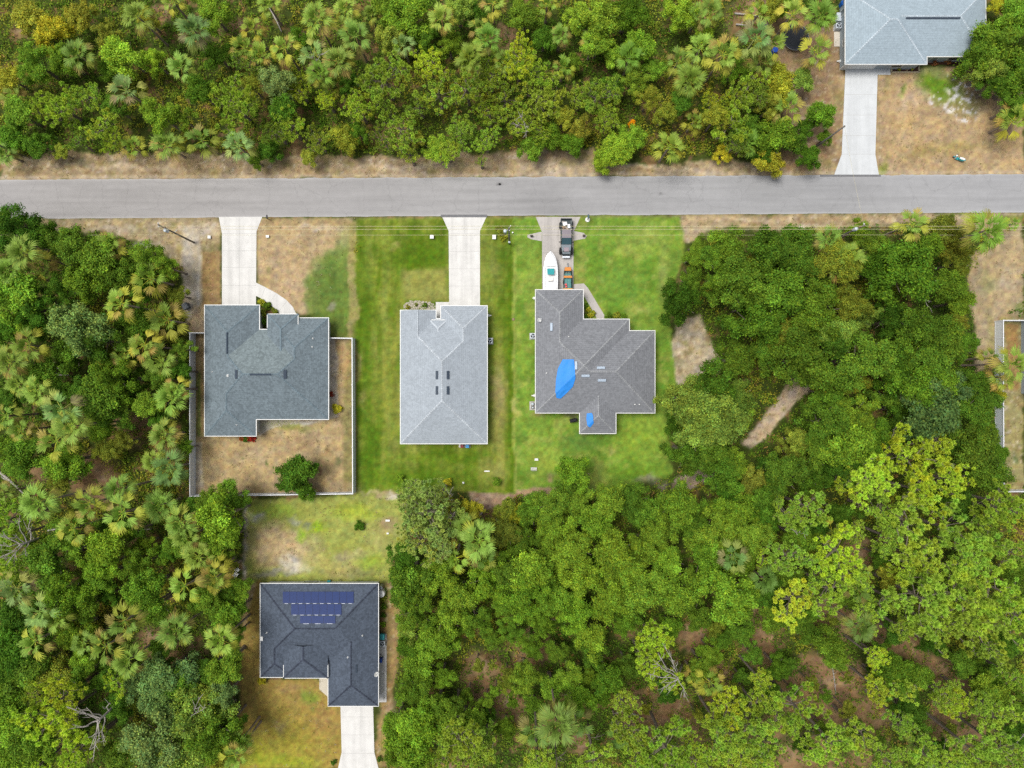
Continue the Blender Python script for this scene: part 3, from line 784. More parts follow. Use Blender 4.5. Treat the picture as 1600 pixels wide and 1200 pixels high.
# house with blue-grey roof
f1 = [[(320,477),(362.5,519.5,42.5),(362.5,557.5,42.5),(390,585,70),(360,615,40),(360,641,40),(320,681)],
 [(320,477),(405,477),(362.5,519.5,42.5)], [(405,477),(405,515),(362.5,557.5,42.5),(362.5,519.5,42.5)],
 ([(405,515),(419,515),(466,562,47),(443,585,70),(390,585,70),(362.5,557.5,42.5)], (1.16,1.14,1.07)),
 [(419,515),(419,497),(466,544,47),(466,562,47)], [(419,497),(513,497),(466,544,47)],
 [(513,497),(513,655),(443,585,70),(466,562,47),(466,544,47)],
 [(513,655),(400,655),(360,615,40),(390,585,70),(443,585,70)],
 [(400,655),(400,681),(360,641,40),(360,615,40)], [(400,681),(320,681),(360,641,40)]]
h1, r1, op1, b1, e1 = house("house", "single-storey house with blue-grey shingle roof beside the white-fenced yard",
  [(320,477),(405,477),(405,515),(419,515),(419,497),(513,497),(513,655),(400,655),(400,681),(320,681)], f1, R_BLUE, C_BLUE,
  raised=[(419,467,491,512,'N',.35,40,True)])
rt1 = (b1, r1)
op1((362,477),'garage',4.8,2.1,.02); op1((412,515),'window',.9,1.4,.7); op1((490,497),'window',1.6,1.3,.8); op1((443,497),'door',1.0,2.05,.05)
op1((513,540),'window',1.2,1.2,.9); op1((513,620),'window',1.2,1.2,.9); op1((320,600),'window',1.2,1.2,.9); op1((460,655),'window',2.4,2.0,.1)
M_VENT = plain("dark_roof_vent", A(58,70,84), .5, var=.05)
patch_on_roof(rt1, 355, 536, 3.1, .26, .10, math.pi/2, "ridge_vent", M_VENT, r1)
patch_on_roof(rt1, 407, 585, 3.1, .26, .10, 0, "ridge_vent", M_VENT, r1)
patch_on_roof(rt1, 369.5, 585, 1.25, .42, .14, math.pi/2, "roof_vent", M_VENT, r1, .02)
patch_on_roof(rt1, 445.5, 585, 1.25, .5, .14, math.pi/2, "roof_vent", M_VENT, r1, .02)
for x, y, r in [(332,581,.05),(356,587,.1),(489,529,.06),(488,542,.06),(370,664,.05),(514,508,.1)]: vent_pipe(rt1, x, y, r1, r)

# light grey house
f2 = [[(626,485),(653.5,485,27.5),(653.5,525.5,27.5),(693.5,565.5,67.5),(693.5,625.5,67.5),(626,693)],
 [(653.5,485,27.5),(681,485),(681,498),(653.5,525.5,27.5)],
 [(681,498),(689,498),(725,534,36),(693.5,565.5,67.5),(653.5,525.5,27.5)],
 [(689,478),(689,498),(725,534,36),(725,514,36)], [(689,478),(761,478),(725,514,36)],
 [(761,478),(761,693),(693.5,625.5,67.5),(693.5,565.5,67.5),(725,534,36),(725,514,36)],
 [(626,693),(761,693),(693.5,625.5,67.5)]]
h2, r2, op2, b2, e2 = house("house", "single-storey house with light grey roof and four dark roof vents in the green lawn",
  [(626,485),(681,485),(681,498),(689,498),(689,478),(761,478),(761,693),(626,693)], f2, R_LIGHT, C_LIGHT,
  gable=[[(626,485.5),(681,485.5),(653.5,485.5,27)]], raised=[(671.5,699,500,516,'N',.22,16,True)])
rt2 = (b2, r2)
op2((725,478),'garage',4.8,2.1,.02); op2((653,485),'window',1.6,1.4,.7); op2((685,498),'door',.6,2.05,.05)
op2((626,540),'window',1.2,1.2,.9); op2((626,640),'window',1.2,1.2,.9); op2((761,600),'window',1.2,1.2,.9); op2((660,693),'window',1.6,1.3,.8); op2((728,693),'window',1.6,2.0,.1)
for x in (682.8, 700): 
    for y in (586, 610): patch_on_roof(rt2, x, y, 1.2, .42, .12, math.pi/2, "roof_vent", M_VENT, r2, .02)

# mid grey house with tarps
f3 = [[(837,453),(874,490,37),(874,536,37),(910,572,73),(837,645)], [(837,453),(911,453),(874,490,37)],
 [(911,453),(911,499),(874,536,37),(874,490,37)], [(911,499),(983,499),(910,572,73),(874,536,37)],
 [(983,499),(983,517),(919,581,64),(910,572,73)], [(983,517),(1023,517),(959,581,64),(919,581,64)],
 [(1023,517),(1023,645),(959,581,64)],
 [(837,645),(910,572,73),(919,581,64),(959,581,64),(1023,645),(962,645),(934,617,28),(906,645)],
 [(906,645),(934,617,28),(934,649,28),(906,677)], [(962,645),(962,677),(934,649,28),(934,617,28)], [(906,677),(962,677),(934,649,28)]]
h3, r3, op3, b3, e3 = house("house", "single-storey house with mid grey roof patched by blue tarps",
  [(837,453),(911,453),(911,499),(983,499),(983,517),(1023,517),(1023,645),(962,645),(962,677),(906,677),(906,645),(837,645)], f3, R_MID, C_MID)
rt3 = (b3, r3)
op3((874,453),'garage',4.8,2.1,.02); op3((925,499),'door',1.0,2.05,.05); op3((960,499),'window',1.6,1.3,.8); op3((1003,517),'window',1.2,1.3,.8)
op3((1023,560),'window',1.2,1.2,.9); op3((1023,620),'window',1.2,1.2,.9); op3((837,580),'window',1.2,1.2,.9); op3((870,645),'window',2.4,2.0,.1); op3((990,645),'window',1.6,1.3,.8)
M_VENT3 = plain("pale_roof_vent", A(176,190,204), .4, var=.05)
for x, y, a in [(862,511,math.pi/2),(900.5,571,math.pi/2),(939,575,0),(915,587,0),(940.5,594,0)]:
    patch_on_roof(rt3, x, y, 1.2, .42, .2, a, "roof_vent", M_VENT3, r3, .05)
for x, y in [(888.5,526),(992,632),(999,632),(854,583)]: vent_pipe(rt3, x, y, r3, .05)

def tarp(outer, name, label, rt, n=14):
    """tarp following the roof slopes"""
    xs = [p[0] for p in outer]; ys = [p[1] for p in outer]
    m = MB(); G = {}; stp = 1.0
    import itertools
    X0, X1, Y0, Y1 = min(xs), max(xs), min(ys), max(ys)
    nxx = int((X1-X0)/stp)+1; nyy = int((Y1-Y0)/stp)+1
    arrx = np.array([[X0+i*(X1-X0)/nxx for i in range(nxx+1)] for j in range(nyy+1)]); arry = np.array([[Y0+j*(Y1-Y0)/nyy]*(nxx+1) for j in range(nyy+1)])
    # row-wise fit so the outline is clean
    for j in range(nyy+1):
        y = min(max(arry[j][0], Y0+.01), Y1-.01); xx = []
        for i in range(len(outer)):
            a, b = outer[i], outer[(i+1) % len(outer)]
            if (a[1] > y) != (b[1] > y): xx.append(a[0]+(y-a[1])/(b[1]-a[1])*(b[0]-a[0]))
        l, r = min(xx), max(xx)
        for i in range(nxx+1):
            X_ = l+(r-l)*i/nxx; h = roof_hit(rt, X_, y)
            z = h[0]+h[1]*(.10+.02*math.sin(i*.35+j*.22)*math.sin(j*.21)) - rt[0]
            G[i, j] = len(m.v); m.v.append(tuple(z)); m.c.append((1, 1, 1))
    for j in range(nyy):
        for i in range(nxx): m.f.append((G[i,j], G[i,j+1], G[i+1,j+1], G[i+1,j]))
    o = m.build(name, M_TARP); o.location = rt[0]
    o.modifiers.new("solid", 'SOLIDIFY').thickness = .012
    setp(o, label, "tarp"); return o
tarp([(879.5,561.5),(897,561.5),(898.5,574),(899,591),(895,604),(884,615),(876,622.5),(869.5,622),(868,612),(869,594),(872,576)], "roof_tarp", "large blue tarp draped over a hip of the grey roof", rt3)
tarp([(917,645.5),(925,645),(927,650),(927.5,661),(922,667.5),(918,665),(916.5,655)], "roof_tarp", "small blue tarp on the rear wing of the grey roof", rt3)

# slate house with solar panels
f4 = [[(407,912),(591,912),(529.5,973.5,61.5),(468.5,973.5,61.5)],
 [(407,912),(468.5,973.5,61.5),(432,1010,25),(432,1033,25),(407,1058)], [(407,1058),(457,1058),(432,1033,25)],
 [(457,1058),(457,1035),(432,1010,25),(432,1033,25)],
 [(457,1035),(513,1035),(552,996,39),(529.5,973.5,61.5),(468.5,973.5,61.5),(432,1010,25)],
 [(513,1035),(552,996,39),(552,1064,39),(513,1103)], [(513,1103),(591,1103),(552,1064,39)],
 [(591,912),(591,1103),(552,1064,39),(552,996,39),(529.5,973.5,61.5)]]
h4, r4, op4, b4, e4 = house("house", "single-storey house with dark slate roof and solar panels",
  [(407,912),(591,912),(591,1103),(513,1103),(513,1035),(457,1035),(457,1058),(407,1058)], f4, R_SLATE, C_SLATE,
  raised=[(445,514,1037,1057,'S',.55,34,True)])
rt4 = (b4, r4)
op4((552,1103),'garage',4.8,2.1,.02); op4((430,1058),'window',1.6,1.4,.7); op4((485,1035),'door',1.0,2.05,.05); op4((407,960),'window',1.2,1.2,.9); op4((591,960),'window',1.2,1.2,.9); op4((480,912),'window',2.4,2.0,.1)
a = P(446,1058,2.6)-b4; bq = P(513,1036,2.6)-b4
pm = MB(); pm.box(a.x+.5, a.x+.62, a.y+.2, a.y+.32, 0, 2.9); pm.build("porch_post", M_WHITE, h4)
pm = MB(); pm.box(bq.x-.6, bq.x-.48, a.y+.2, a.y+.32, 0, 2.9); pm.build("porch_post", M_WHITE, h4)
def solar_mat():
    m, nt, b = newmat("solar_cells")
    tc = N(nt, "ShaderNodeTexCoord"); mp = N(nt, "ShaderNodeMapping"); nt.links.new(tc.outputs["Object"], mp.inputs[0])
    br = N(nt, "ShaderNodeTexBrick"); br.offset = 0
    br.inputs["Scale"].default_value = 1; br.inputs["Brick Width"].default_value = .165; br.inputs["Row Height"].default_value = .165
    br.inputs["Mortar Size"].default_value = .006
    br.inputs["Color1"].default_value = (*A(24,52,108), 1); br.inputs["Color2"].default_value = (*A(20,46,98), 1); br.inputs["Mortar"].default_value = (*A(36,54,110), 1)
    nt.links.new(mp.outputs[0], br.inputs[0]); nt.links.new(br.outputs[0], b.inputs["Base Color"])
    b.inputs["Roughness"].default_value = .3; b.inputs["Specular IOR Level"].default_value = .15
    return m
M_SOLARC = solar_mat(); M_ALU = plain("aluminium_frame", A(186,192,204), .35, .5)
M_PFRAME = plain('dark_panel_frame', A(48,62,110), .5)
def solar(x0, x1, y0, y1, n):
    for i in range(n):
        ax = x0+(x1-x0)*i/n; bx = x0+(x1-x0)*(i+1)/n; g_ = .35
        cs = [roof_hit(rt4, ax+g_*.5, y1), roof_hit(rt4, bx-g_*.5, y1), roof_hit(rt4, bx-g_*.5, y0), roof_hit(rt4, ax+g_*.5, y0)]
        p = [c[0]-b4+c[1]*.10 for c in cs]; u = cs[0][1]
        fm = MB(); q = [v-u*.04 for v in p]
        fm.add(p+q, [(0,1,2,3),(7,6,5,4),(0,4,5,1),(1,5,6,2),(2,6,7,3),(3,7,4,0)])
        fr = fm.build("solar_panel", M_PFRAME, r4)
        c = sum(p, Vector())/4; gl = MB()
        gl.add([c+(v-c)*.975+u*.004 for v in p], [(0,1,2,3)]); gl.build("solar_cells", M_SOLARC, fr)
        rl = MB(); rl.obox(((p[0].x+p[1].x)/2, p[2].y-(p[2].y-p[1].y)-.06, p[0].z-.05), (abs(p[1].x-p[0].x)*.5, .07, .05)); rl.build("mounting_rail", M_ALU, fr)
solar(442, 553, 924.5, 942.5, 10); solar(455, 534, 944, 960.5, 7); solar(469, 524.5, 962.5, 974, 3)
for x, y in [(417,988.5),(566.5,993),(543.5,1027)]: vent_pipe(rt4, x, y, r4, .06)
patch_on_roof(rt4, 557, 1045, 1.2, .2, .08, math.pi/2, "ridge_vent", M_VENT, r4)
# small white box on eave
m = MB(); c = P(408,998.5,2.9)-b4; m.box(c.x-.22, c.x+.22, c.y-.32, c.y+.32, 2.58, 2.85); m.build("eave_box", M_WHITE, h4, bevel=.02)

# upper right house
f5 = [[(1321,-16),(1379,42,58),(1321,100)], [(1321,100),(1379,42,58),(1390,42,58),(1448,100)],
 [(1448,100),(1390,42,58),(1396,36,52),(1448,88)], [(1448,88),(1396,36,52),(1488,36,52),(1540,88)],
 [(1540,88),(1488,36,52),(1540,-16)], [(1540,-16),(1488,36,52),(1396,36,52),(1390,42,58),(1379,42,58),(1321,-16)]]
h5, r5, op5, b5, e5 = house("house", "single-storey house with pale grey roof at the upper right",
  [(1321,-16),(1540,-16),(1540,88),(1448,88),(1448,100),(1321,100)], f5, R_PALE, C_PALE, wallmat=M_STUCCOG)
rt5 = (b5, r5)
op5((1346,100),'garage',4.8,2.1,.02); op5((1410,100),'window',1.6,1.4,.7); op5((1500,88),'window',1.6,1.4,.7); op5((1470,88),'door',1,2.05,.05); op5((1321,60),'window',1,1,1.1); op5((1321,10),'door',.9,2.05,.05)
patch_on_roof(rt5, 1458, 28.3, 7.8, .26, .1, 0, "ridge_vent", M_VENT, r5)
# neighbour at right edge
f6 = [[(1612,494),(1675,557,63),(1612,620)], [(1612,494),(1740,494),(1677,557,63),(1675,557,63)], [(1740,494),(1740,620),(1677,557,63)], [(1612,620),(1675,557,63),(1677,557,63),(1740,620)]]
h6, r6, op6, b6, e6 = house("house", "grey-walled house cut off by the right edge behind the vinyl fence",
  [(1612,494),(1740,494),(1740,620),(1612,620)], f6, R_PALE, C_PALE, wallmat=M_STUCCOG)
op6((1612,520),'window',1.2,1.2,.9); op6((1612,590),'window',1.2,1.2,.9)

# ------------------------------------------------------------------ vinyl fences
def fence(tops, label, h=1.83, seg=2.3, skip_end=False):
    """tops: polyline of photo pixels along the fence top"""
    p0 = P(*tops[0], h); root = empty("vinyl_fence", (p0.x, p0.y, 0), 0, label, "fence")
    b = Vector((p0.x, p0.y, 0)); pan = MB(); rail = MB(); rail2 = MB(); post = []
    for i in range(len(tops)-1):
        a, c = P(*tops[i], h)-b, P(*tops[i+1], h)-b
        a.z = c.z = 0; d = c-a; L = d.length; d.normalize(); n = max(1, round(L/seg)); ang = math.atan2(d.y, d.x)
        for k in range(n):
            s, e = a+d*(L*k/n), a+d*(L*(k+1)/n); mid = (s+e)/2; ln = L/n-.12
            pb = max(1, int(ln/.29))
            for j in range(pb):
                cc = s+d*(.06+ln*(j+.5)/pb); pan.obox((cc.x, cc.y, h/2-.02), (ln/pb-.004, .03, h-.12), ang)
            rail.obox((mid.x, mid.y, h-.04), (ln, .11, .09), ang); rail2.obox((mid.x, mid.y, .12), (ln, .06, .13), ang)
            post.append((s, ang))
        if i == len(tops)-2: post.append((c, ang))
    pan.build("fence_panel", M_VINYL, root); rail.build("top_rail", M_VINYLTOP, root); rail2.build("bottom_rail", M_VINYLTOP, root)
    pmsh = None
    for s, ang in post:
        if pmsh is None:
            pmb = MB(); pmb.box(-.065,.065,-.065,.065,0,h+.03)
            pmb.add([(-.09,-.09,h+.03),(.09,-.09,h+.03),(.09,.09,h+.03),(-.09,.09,h+.03),(0,0,h+.1)], [(0,1,4),(1,2,4),(2,3,4),(3,0,4),(3,2,1,0)])
            o = pmb.build("post", M_VINYLTOP, root); pmsh = o
        else: o = pmsh.copy(); COL.objects.link(o); o.parent = root
        o.location = (s.x, s.y, 0); o.rotation_euler = (0, 0, ang)
    return root
fence([(324,520),(296.5,520),(296.5,775.5),(551,771.5),(550,528.5),(511,528)], "white vinyl privacy fence enclosing the dry back yard of the blue-grey house")
fence([(1616,500.5),(1568,500.5),(1568,610),(1569,768.5),(1625,768)], "white vinyl privacy fence at the right edge of the picture")

# ------------------------------------------------------------------ vegetation prototypes
RNG = np.random.default_rng(11)
def leafquads(c, nrm, size, asp, col, rng):
    n = len(c); r = rng.normal(size=(n, 3)); t = np.cross(nrm, r); t /= np.linalg.norm(t, axis=1)[:, None]+1e-9
    b = np.cross(nrm, t); L = (size)[:, None]; Wd = (size*asp)[:, None]
    V = np.stack([c-t*L, c+b*Wd, c+t*L, c-b*Wd], 1).reshape(-1, 3)
    F = np.arange(4*n).reshape(n, 4); C = np.repeat(col, 4, 0)
    return V, F, C
def unit(n, rng, up=0.0):
    v = rng.normal(size=(n, 3)); v[:, 2] += up; return v/np.linalg.norm(v, axis=1)[:, None]
def broad_crown(seed, R=3.0, lobes=22, sprigs=46, per=9, leaf=.15, spread=.8, flat=.55, hue=.17, lr=(.24, .40)):
    """crown around origin (centre height), radius ~R, made of leafy lobes at uneven heights"""
    rng = np.random.default_rng(seed); Vs=[]; Fs=[]; Cs=[]; n0=0
    ex = 1+.25*np.sin(rng.uniform(0, 6.28)+2*np.arange(lobes))
    for i in range(lobes):
        a = rng.uniform(0, 2*math.pi); r = R*spread*math.sqrt(rng.uniform(0, 1))*(1 if i > 2 else .3)
        r *= 1+.22*math.sin(3*a+seed)
        lz = R*flat*(1-(r/R)**2*.9)+rng.normal()*R*.19; lrad = R*rng.uniform(*lr)*(1-.25*r/R)
        cen = np.array([r*math.cos(a), r*math.sin(a), lz-R*.25])
        d = unit(sprigs, rng, .55); rad = lrad*rng.uniform(.72, 1.08, (sprigs, 1))
        sp = cen+d*rad*np.array([1, 1, .75])
        c = np.repeat(sp, per, 0)+rng.normal(size=(sprigs*per, 3))*leaf*1.55
        nn = np.repeat(d, per, 0)*.9+rng.normal(size=(sprigs*per, 3))*.55+np.array([0, 0, .35]); nn /= np.linalg.norm(nn, axis=1)[:, None]
        sz = leaf*rng.uniform(.65, 1.25, sprigs*per)
        lobec = 1+rng.normal()*hue
        spc = np.repeat(lobec*(1+rng.normal(size=(sprigs, 1))*.22), per, 0)
        v = spc*(1+rng.normal(size=(sprigs*per, 1))*.12)
        yel = 1+rng.normal(size=(sprigs*per, 1))*.10+np.repeat(rng.normal(size=(sprigs, 1))*.08, per, 0)
        col = np.clip(np.concatenate([v*yel, v, v*(2-yel)*.95], 1), .2, 2.5)
        V, F, C = leafquads(c, nn, sz, rng.uniform(.42, .6), col, rng)
        Vs.append(V); Fs.append(F+n0); Cs.append(C); n0 += len(V)
    return np.concatenate(Vs), np.concatenate(Fs), np.concatenate(Cs)
def pine_crown(seed, R=3.4, branches=17, tufts=120, needles=46, L=.46, up=.9):
    rng = np.random.default_rng(seed); pts = []; mb = MB()
    az = 0
    for b in range(branches):
        az += 2.4+rng.normal()*.25; ln = R*rng.uniform(.45, 1.0)*(1+.2*math.sin(2*az+seed)); z0 = rng.uniform(-R*.55, R*.2)
        rise = rng.uniform(.1, .55)*ln; path = []
        curl = rng.normal()*.25
        for k in range(6):
            t = k/5; a2 = az+curl*t
            path.append((ln*t*math.cos(a2), ln*t*math.sin(a2), z0+rise*t*t))
        mb.tube(path, [.06*(1-t/5.5) for t in range(6)], 4, cap=False)
        nt_ = max(3, int(tufts/branches*ln/(R*.72)))
        for k in range(nt_):
            t = rng.uniform(.42, 1.0)**.8; j = min(4, int(t*5)); f = t*5-j
            p = np.array(path[j])*(1-f)+np.array(path[j+1])*f
            side = rng.normal()*R*.13*(1.3-t*.4); p2 = p+np.array([-math.sin(az)*side, math.cos(az)*side, abs(rng.normal())*.35+.12])
            if k % 3 == 0: mb.tube([tuple(p), tuple((p+p2)/2-np.array([0,0,.05])), tuple(p2)], [.03, .022, .014], 3, cap=False)
            pts.append(p2)
    for k in range(int(tufts*.22)):
        a = rng.uniform(0, 6.28); r = R*.3*rng.uniform(0, 1); pts.append(np.array([r*math.cos(a), r*math.sin(a), R*.34+rng.normal()*.2]))
    cand = np.array(pts); rng.shuffle(cand); keep = []
    for q in cand:
        if all(((q-k_)**2*np.array([1, 1, .6])).sum() > (.56*R/3.4)**2 for k_ in keep): keep.append(q)
    pts = np.array(keep); n = len(pts)
    V=[];C=[]
    c = np.repeat(pts, needles, 0); d = unit(n*needles, rng, .55)
    ln = L*rng.uniform(.6, 1.08, (len(d), 1))*np.repeat(rng.uniform(.75, 1.2, (n, 1)), needles, 0)
    s = np.cross(d, rng.normal(size=d.shape)); s /= np.linalg.norm(s, axis=1)[:, None]
    w = .030
    tip = c+d*ln+np.array([0, 0, 1])*ln*.08
    V = np.stack([c+d*ln*.12-s*w*.4, c+d*ln*.55-s*w, tip, c+d*ln*.55+s*w], 1).reshape(-1, 3)
    F = np.arange(4*len(c)).reshape(-1, 4)
    tc = np.repeat(1+rng.normal(size=(n, 1))*.13, needles, 0)*(1+rng.normal(size=(len(c), 1))*.1)
    yl = np.repeat(1+rng.normal(size=(n, 1))*.07, needles, 0)
    col = np.clip(np.concatenate([tc*yl, tc, tc*(2-yl)*.9], 1), .2, 2.5)
    C4 = np.repeat(col, 4, 0)*np.tile(np.array([.82, 1., 1.22, 1.]), len(col))[:, None]
    return V, F, C4, mb
def palm_crown(seed, fronds=32, pet=1.15, fan=1.05, old=6, segs=20):
    rng = np.random.default_rng(seed); V=[];F=[];C=[]; n0 = 0
    G = np.array([.50, .72, .25]); Yl = np.array([.88, .86, .26]); Br = np.array([.78, .58, .36]); Bg = np.array([.50, .74, .48])
    def quad(a, b, c, d, col):
        nonlocal n0
        V.extend([a, b, c, d]); C.extend([col]*4); F.append((n0, n0+1, n0+2, n0+3)); n0 += 4
    for i in range(fronds):
        t = i/(fronds-1); az = i*2.39996+rng.normal()*.18
        el = math.radians(78-98*t**.9+rng.normal()*6); pl = pet*(.55+.55*min(1, t*1.6))*rng.uniform(.9, 1.12); fr = fan*(.72+.3*min(1, t*2))*rng.uniform(.88, 1.1)
        col = G*(1-.3*t)+Bg*.3*t; 
        if t > .62: k = (t-.62)/.38*rng.uniform(.2, 1); col = col*(1-k)+Yl*k
        if i >= fronds-old: 
            if rng.uniform() < .5: col = Br*rng.uniform(.7, 1.1)
            else: col = Yl*rng.uniform(.8, 1)
        col = col*rng.uniform(.85, 1.15)
        d = np.array([math.cos(az)*math.cos(el), math.sin(az)*math.cos(el), math.sin(el)])
        side = np.array([-math.sin(az), math.cos(az), 0.]); up = np.cross(d, side)*-1
        if up[2] < 0: up = -up
        sag = np.array([0, 0, -1.])*(.25+.25*t)
        p0 = d*.08; p1 = d*pl*.55+sag*.05; p2 = d*pl+sag*pl*.18
        w = .028; pc = col*np.array([1.3, 1.25, .9])
        quad(p0-side*w*1.6, p0+side*w*1.6, p1+side*w, p1-side*w, pc); quad(p1-side*w, p1+side*w, p2+side*w*.7, p2-side*w*.7, pc)
        dd = (p2-p1); dd /= np.linalg.norm(dd)
        half = math.radians(50)
        for k in range(segs):
            a = -half+2*half*(k+.5)/segs+rng.normal()*.03
            ln = fr*(1-.30*abs(a)/half)*rng.uniform(.86, 1.06)
            fold = .38*abs(math.sin(a))  # fan is folded up along its sides
            u = dd*math.cos(a)+side*math.sin(a)+up*fold*.6; u /= np.linalg.norm(u)
            base_ = p2+dd*fr*.10*max(0, math.cos(a))
            m1 = base_+u*ln*.52+sag*ln*.03; m2 = base_+u*ln*.8+sag*ln*.30*rng.uniform(.5, 1.5); e_ = base_+u*ln*.95+sag*ln*.7*rng.uniform(.5, 1.6)
            s = np.cross(u, up); s /= np.linalg.norm(s)+1e-9
            wi = .034*rng.uniform(.85, 1.15)*fr; v = rng.uniform(.84, 1.16); cc = col*v
            if t > .5 and rng.uniform() < .18: cc = col*.5+Yl*v*.5
            quad(base_-s*.012, base_+s*.012, m1+s*wi, m1-s*wi, cc)
            quad(m1-s*wi, m1+s*wi, m2+s*wi*.62, m2-s*wi*.62, cc*1.04)
            quad(m2-s*wi*.62, m2+s*wi*.62, e_+s*.008, e_-s*.008, cc*1.02)
    return np.array(V), np.array(F), np.clip(np.array(C), .05, 2)

def rot_trunk(mb, H, r0, r1, lean, k=7, wob=.04):
    pts = [(lean[0]*t*t+wob*math.sin(t*7), lean[1]*t*t+wob*math.cos(t*5)-wob, H*t) for t in [0, .12, .3, .5, .7, .85, 1]]
    mb.tube(pts, [r0*1.35, r0, r0*.92, r0*.85+0*r1, (r0+r1)/2, r1*1.05, r1], k)

PROTO = {}
def crown_part(name, V, F, C, mat):
    me = npmesh(name, V, F, C, mat, link=False); o = bpy.data.objects.new(name, me); return o
for i in range(9):
    sp = dict(lobes=[38,34,44,30,42,36,28,46,34][i], spread=[.78,.82,.75,.85,.8,.72,.88,.78,.8][i], lr=[(.14,.26),(.16,.28),(.12,.24),(.15,.28),(.13,.25),(.16,.30),(.13,.25),(.12,.22),(.15,.28)][i], flat=[.5,.6,.5,.45,.65,.6,.4,.55,.5][i])
    V_, F_, C_ = broad_crown(100+i, per=13, sprigs=[30,34,26,36,28,32,38,26,34][i], leaf=[.115,.13,.105,.12,.115,.135,.105,.105,.12][i], **sp)
    PROTO['B', i] = crown_part("crown", V_, F_, C_, M_LEAF)
for i in range(7):
    V_, F_, C_, mb = pine_crown(200+i, branches=[17,14,20,13,18,15,22][i], tufts=[420,340,460,300,430,370,500][i], needles=120, L=.42)
    PROTO['N', i] = crown_part("crown", V_, F_, C_, M_NEEDLE)
    o = mb.build("limbs", M_BARK); COL.objects.unlink(o); PROTO['NL', i] = o
for i in range(7):
    V_, F_, C_ = palm_crown(300+i, fronds=[22,19,25,18,23,20,17][i], old=[5,8,3,9,6,2,7][i], pet=[.80,.85,.72,.9,.78,.84,.86][i], fan=1.42, segs=13)
    PROTO['P', i] = crown_part("crown", V_, F_, C_, M_FROND)
for i in range(4):
    mb = MB(); rot_trunk(mb, 1, .16, .13, (0, 0), wob=0); o = mb.build("trunk", M_PALMBARK, smooth=True); COL.objects.unlink(o); PROTO['PT', i] = o; break
mb = MB(); rot_trunk(mb, 1, .17, .09, (0, 0), wob=0); o = mb.build("trunk", M_BARK, smooth=True); COL.objects.unlink(o); PROTO['T'] = o
# limbs of broadleaf trees (unit radius 3)
for i in range(3):
    mb = MB(); rr = random.Random(40+i)
    for k in range(7):
        a = k*.9+rr.uniform(-.2, .2); L = rr.uniform(1.4, 2.3)
        mb.tube([(0,0,-1.5), (math.cos(a)*L*.4, math.sin(a)*L*.4, -.8), (math.cos(a)*L, math.sin(a)*L, rr.uniform(-.1, .6))], [.09, .06, .02], 5, cap=False)
    o = mb.build("limbs", M_BARK); COL.objects.unlink(o); PROTO['BL', i] = o

TONE = { # object colour multipliers = leaf albedo
 'B': {'d': ((.078,.180,.014),"dark green"), 'm': ((.130,.250,.020),"mid green"), 'b': ((.190,.335,.026),"bright green"), 'o': ((.240,.290,.032),"olive green"), 'u': ((.150,.255,.066),"blue-green"), 'y': ((.400,.410,.032),"yellow-green"), 'p': ((.225,.345,.048),"pale green")},
 'N': {'m': ((.300,.460,.050),"yellow-green"), 'y': ((.400,.540,.044),"bright lime"), 'd': ((.205,.340,.044),"deep green"), 'p': ((.330,.440,.105),"greyish green")},
 'P': {'m': ((.38,.43,.16),"green"), 'u': ((.33,.40,.27),"greyish green"), 'y': ((.43,.46,.17),"yellowish"), 'd': ((.26,.32,.14),"dark green"), 'g':((.32,.44,.14),"fresh green")},
}
KINDS = {'B': ("broadleaf_tree", "leafy tree", "tree"), 'N': ("pine_tree", "pine", "pine tree"), 'P': ("palm_tree", "fan palm", "palm tree"), 'S': ("shrub", "shrub", "shrub")}

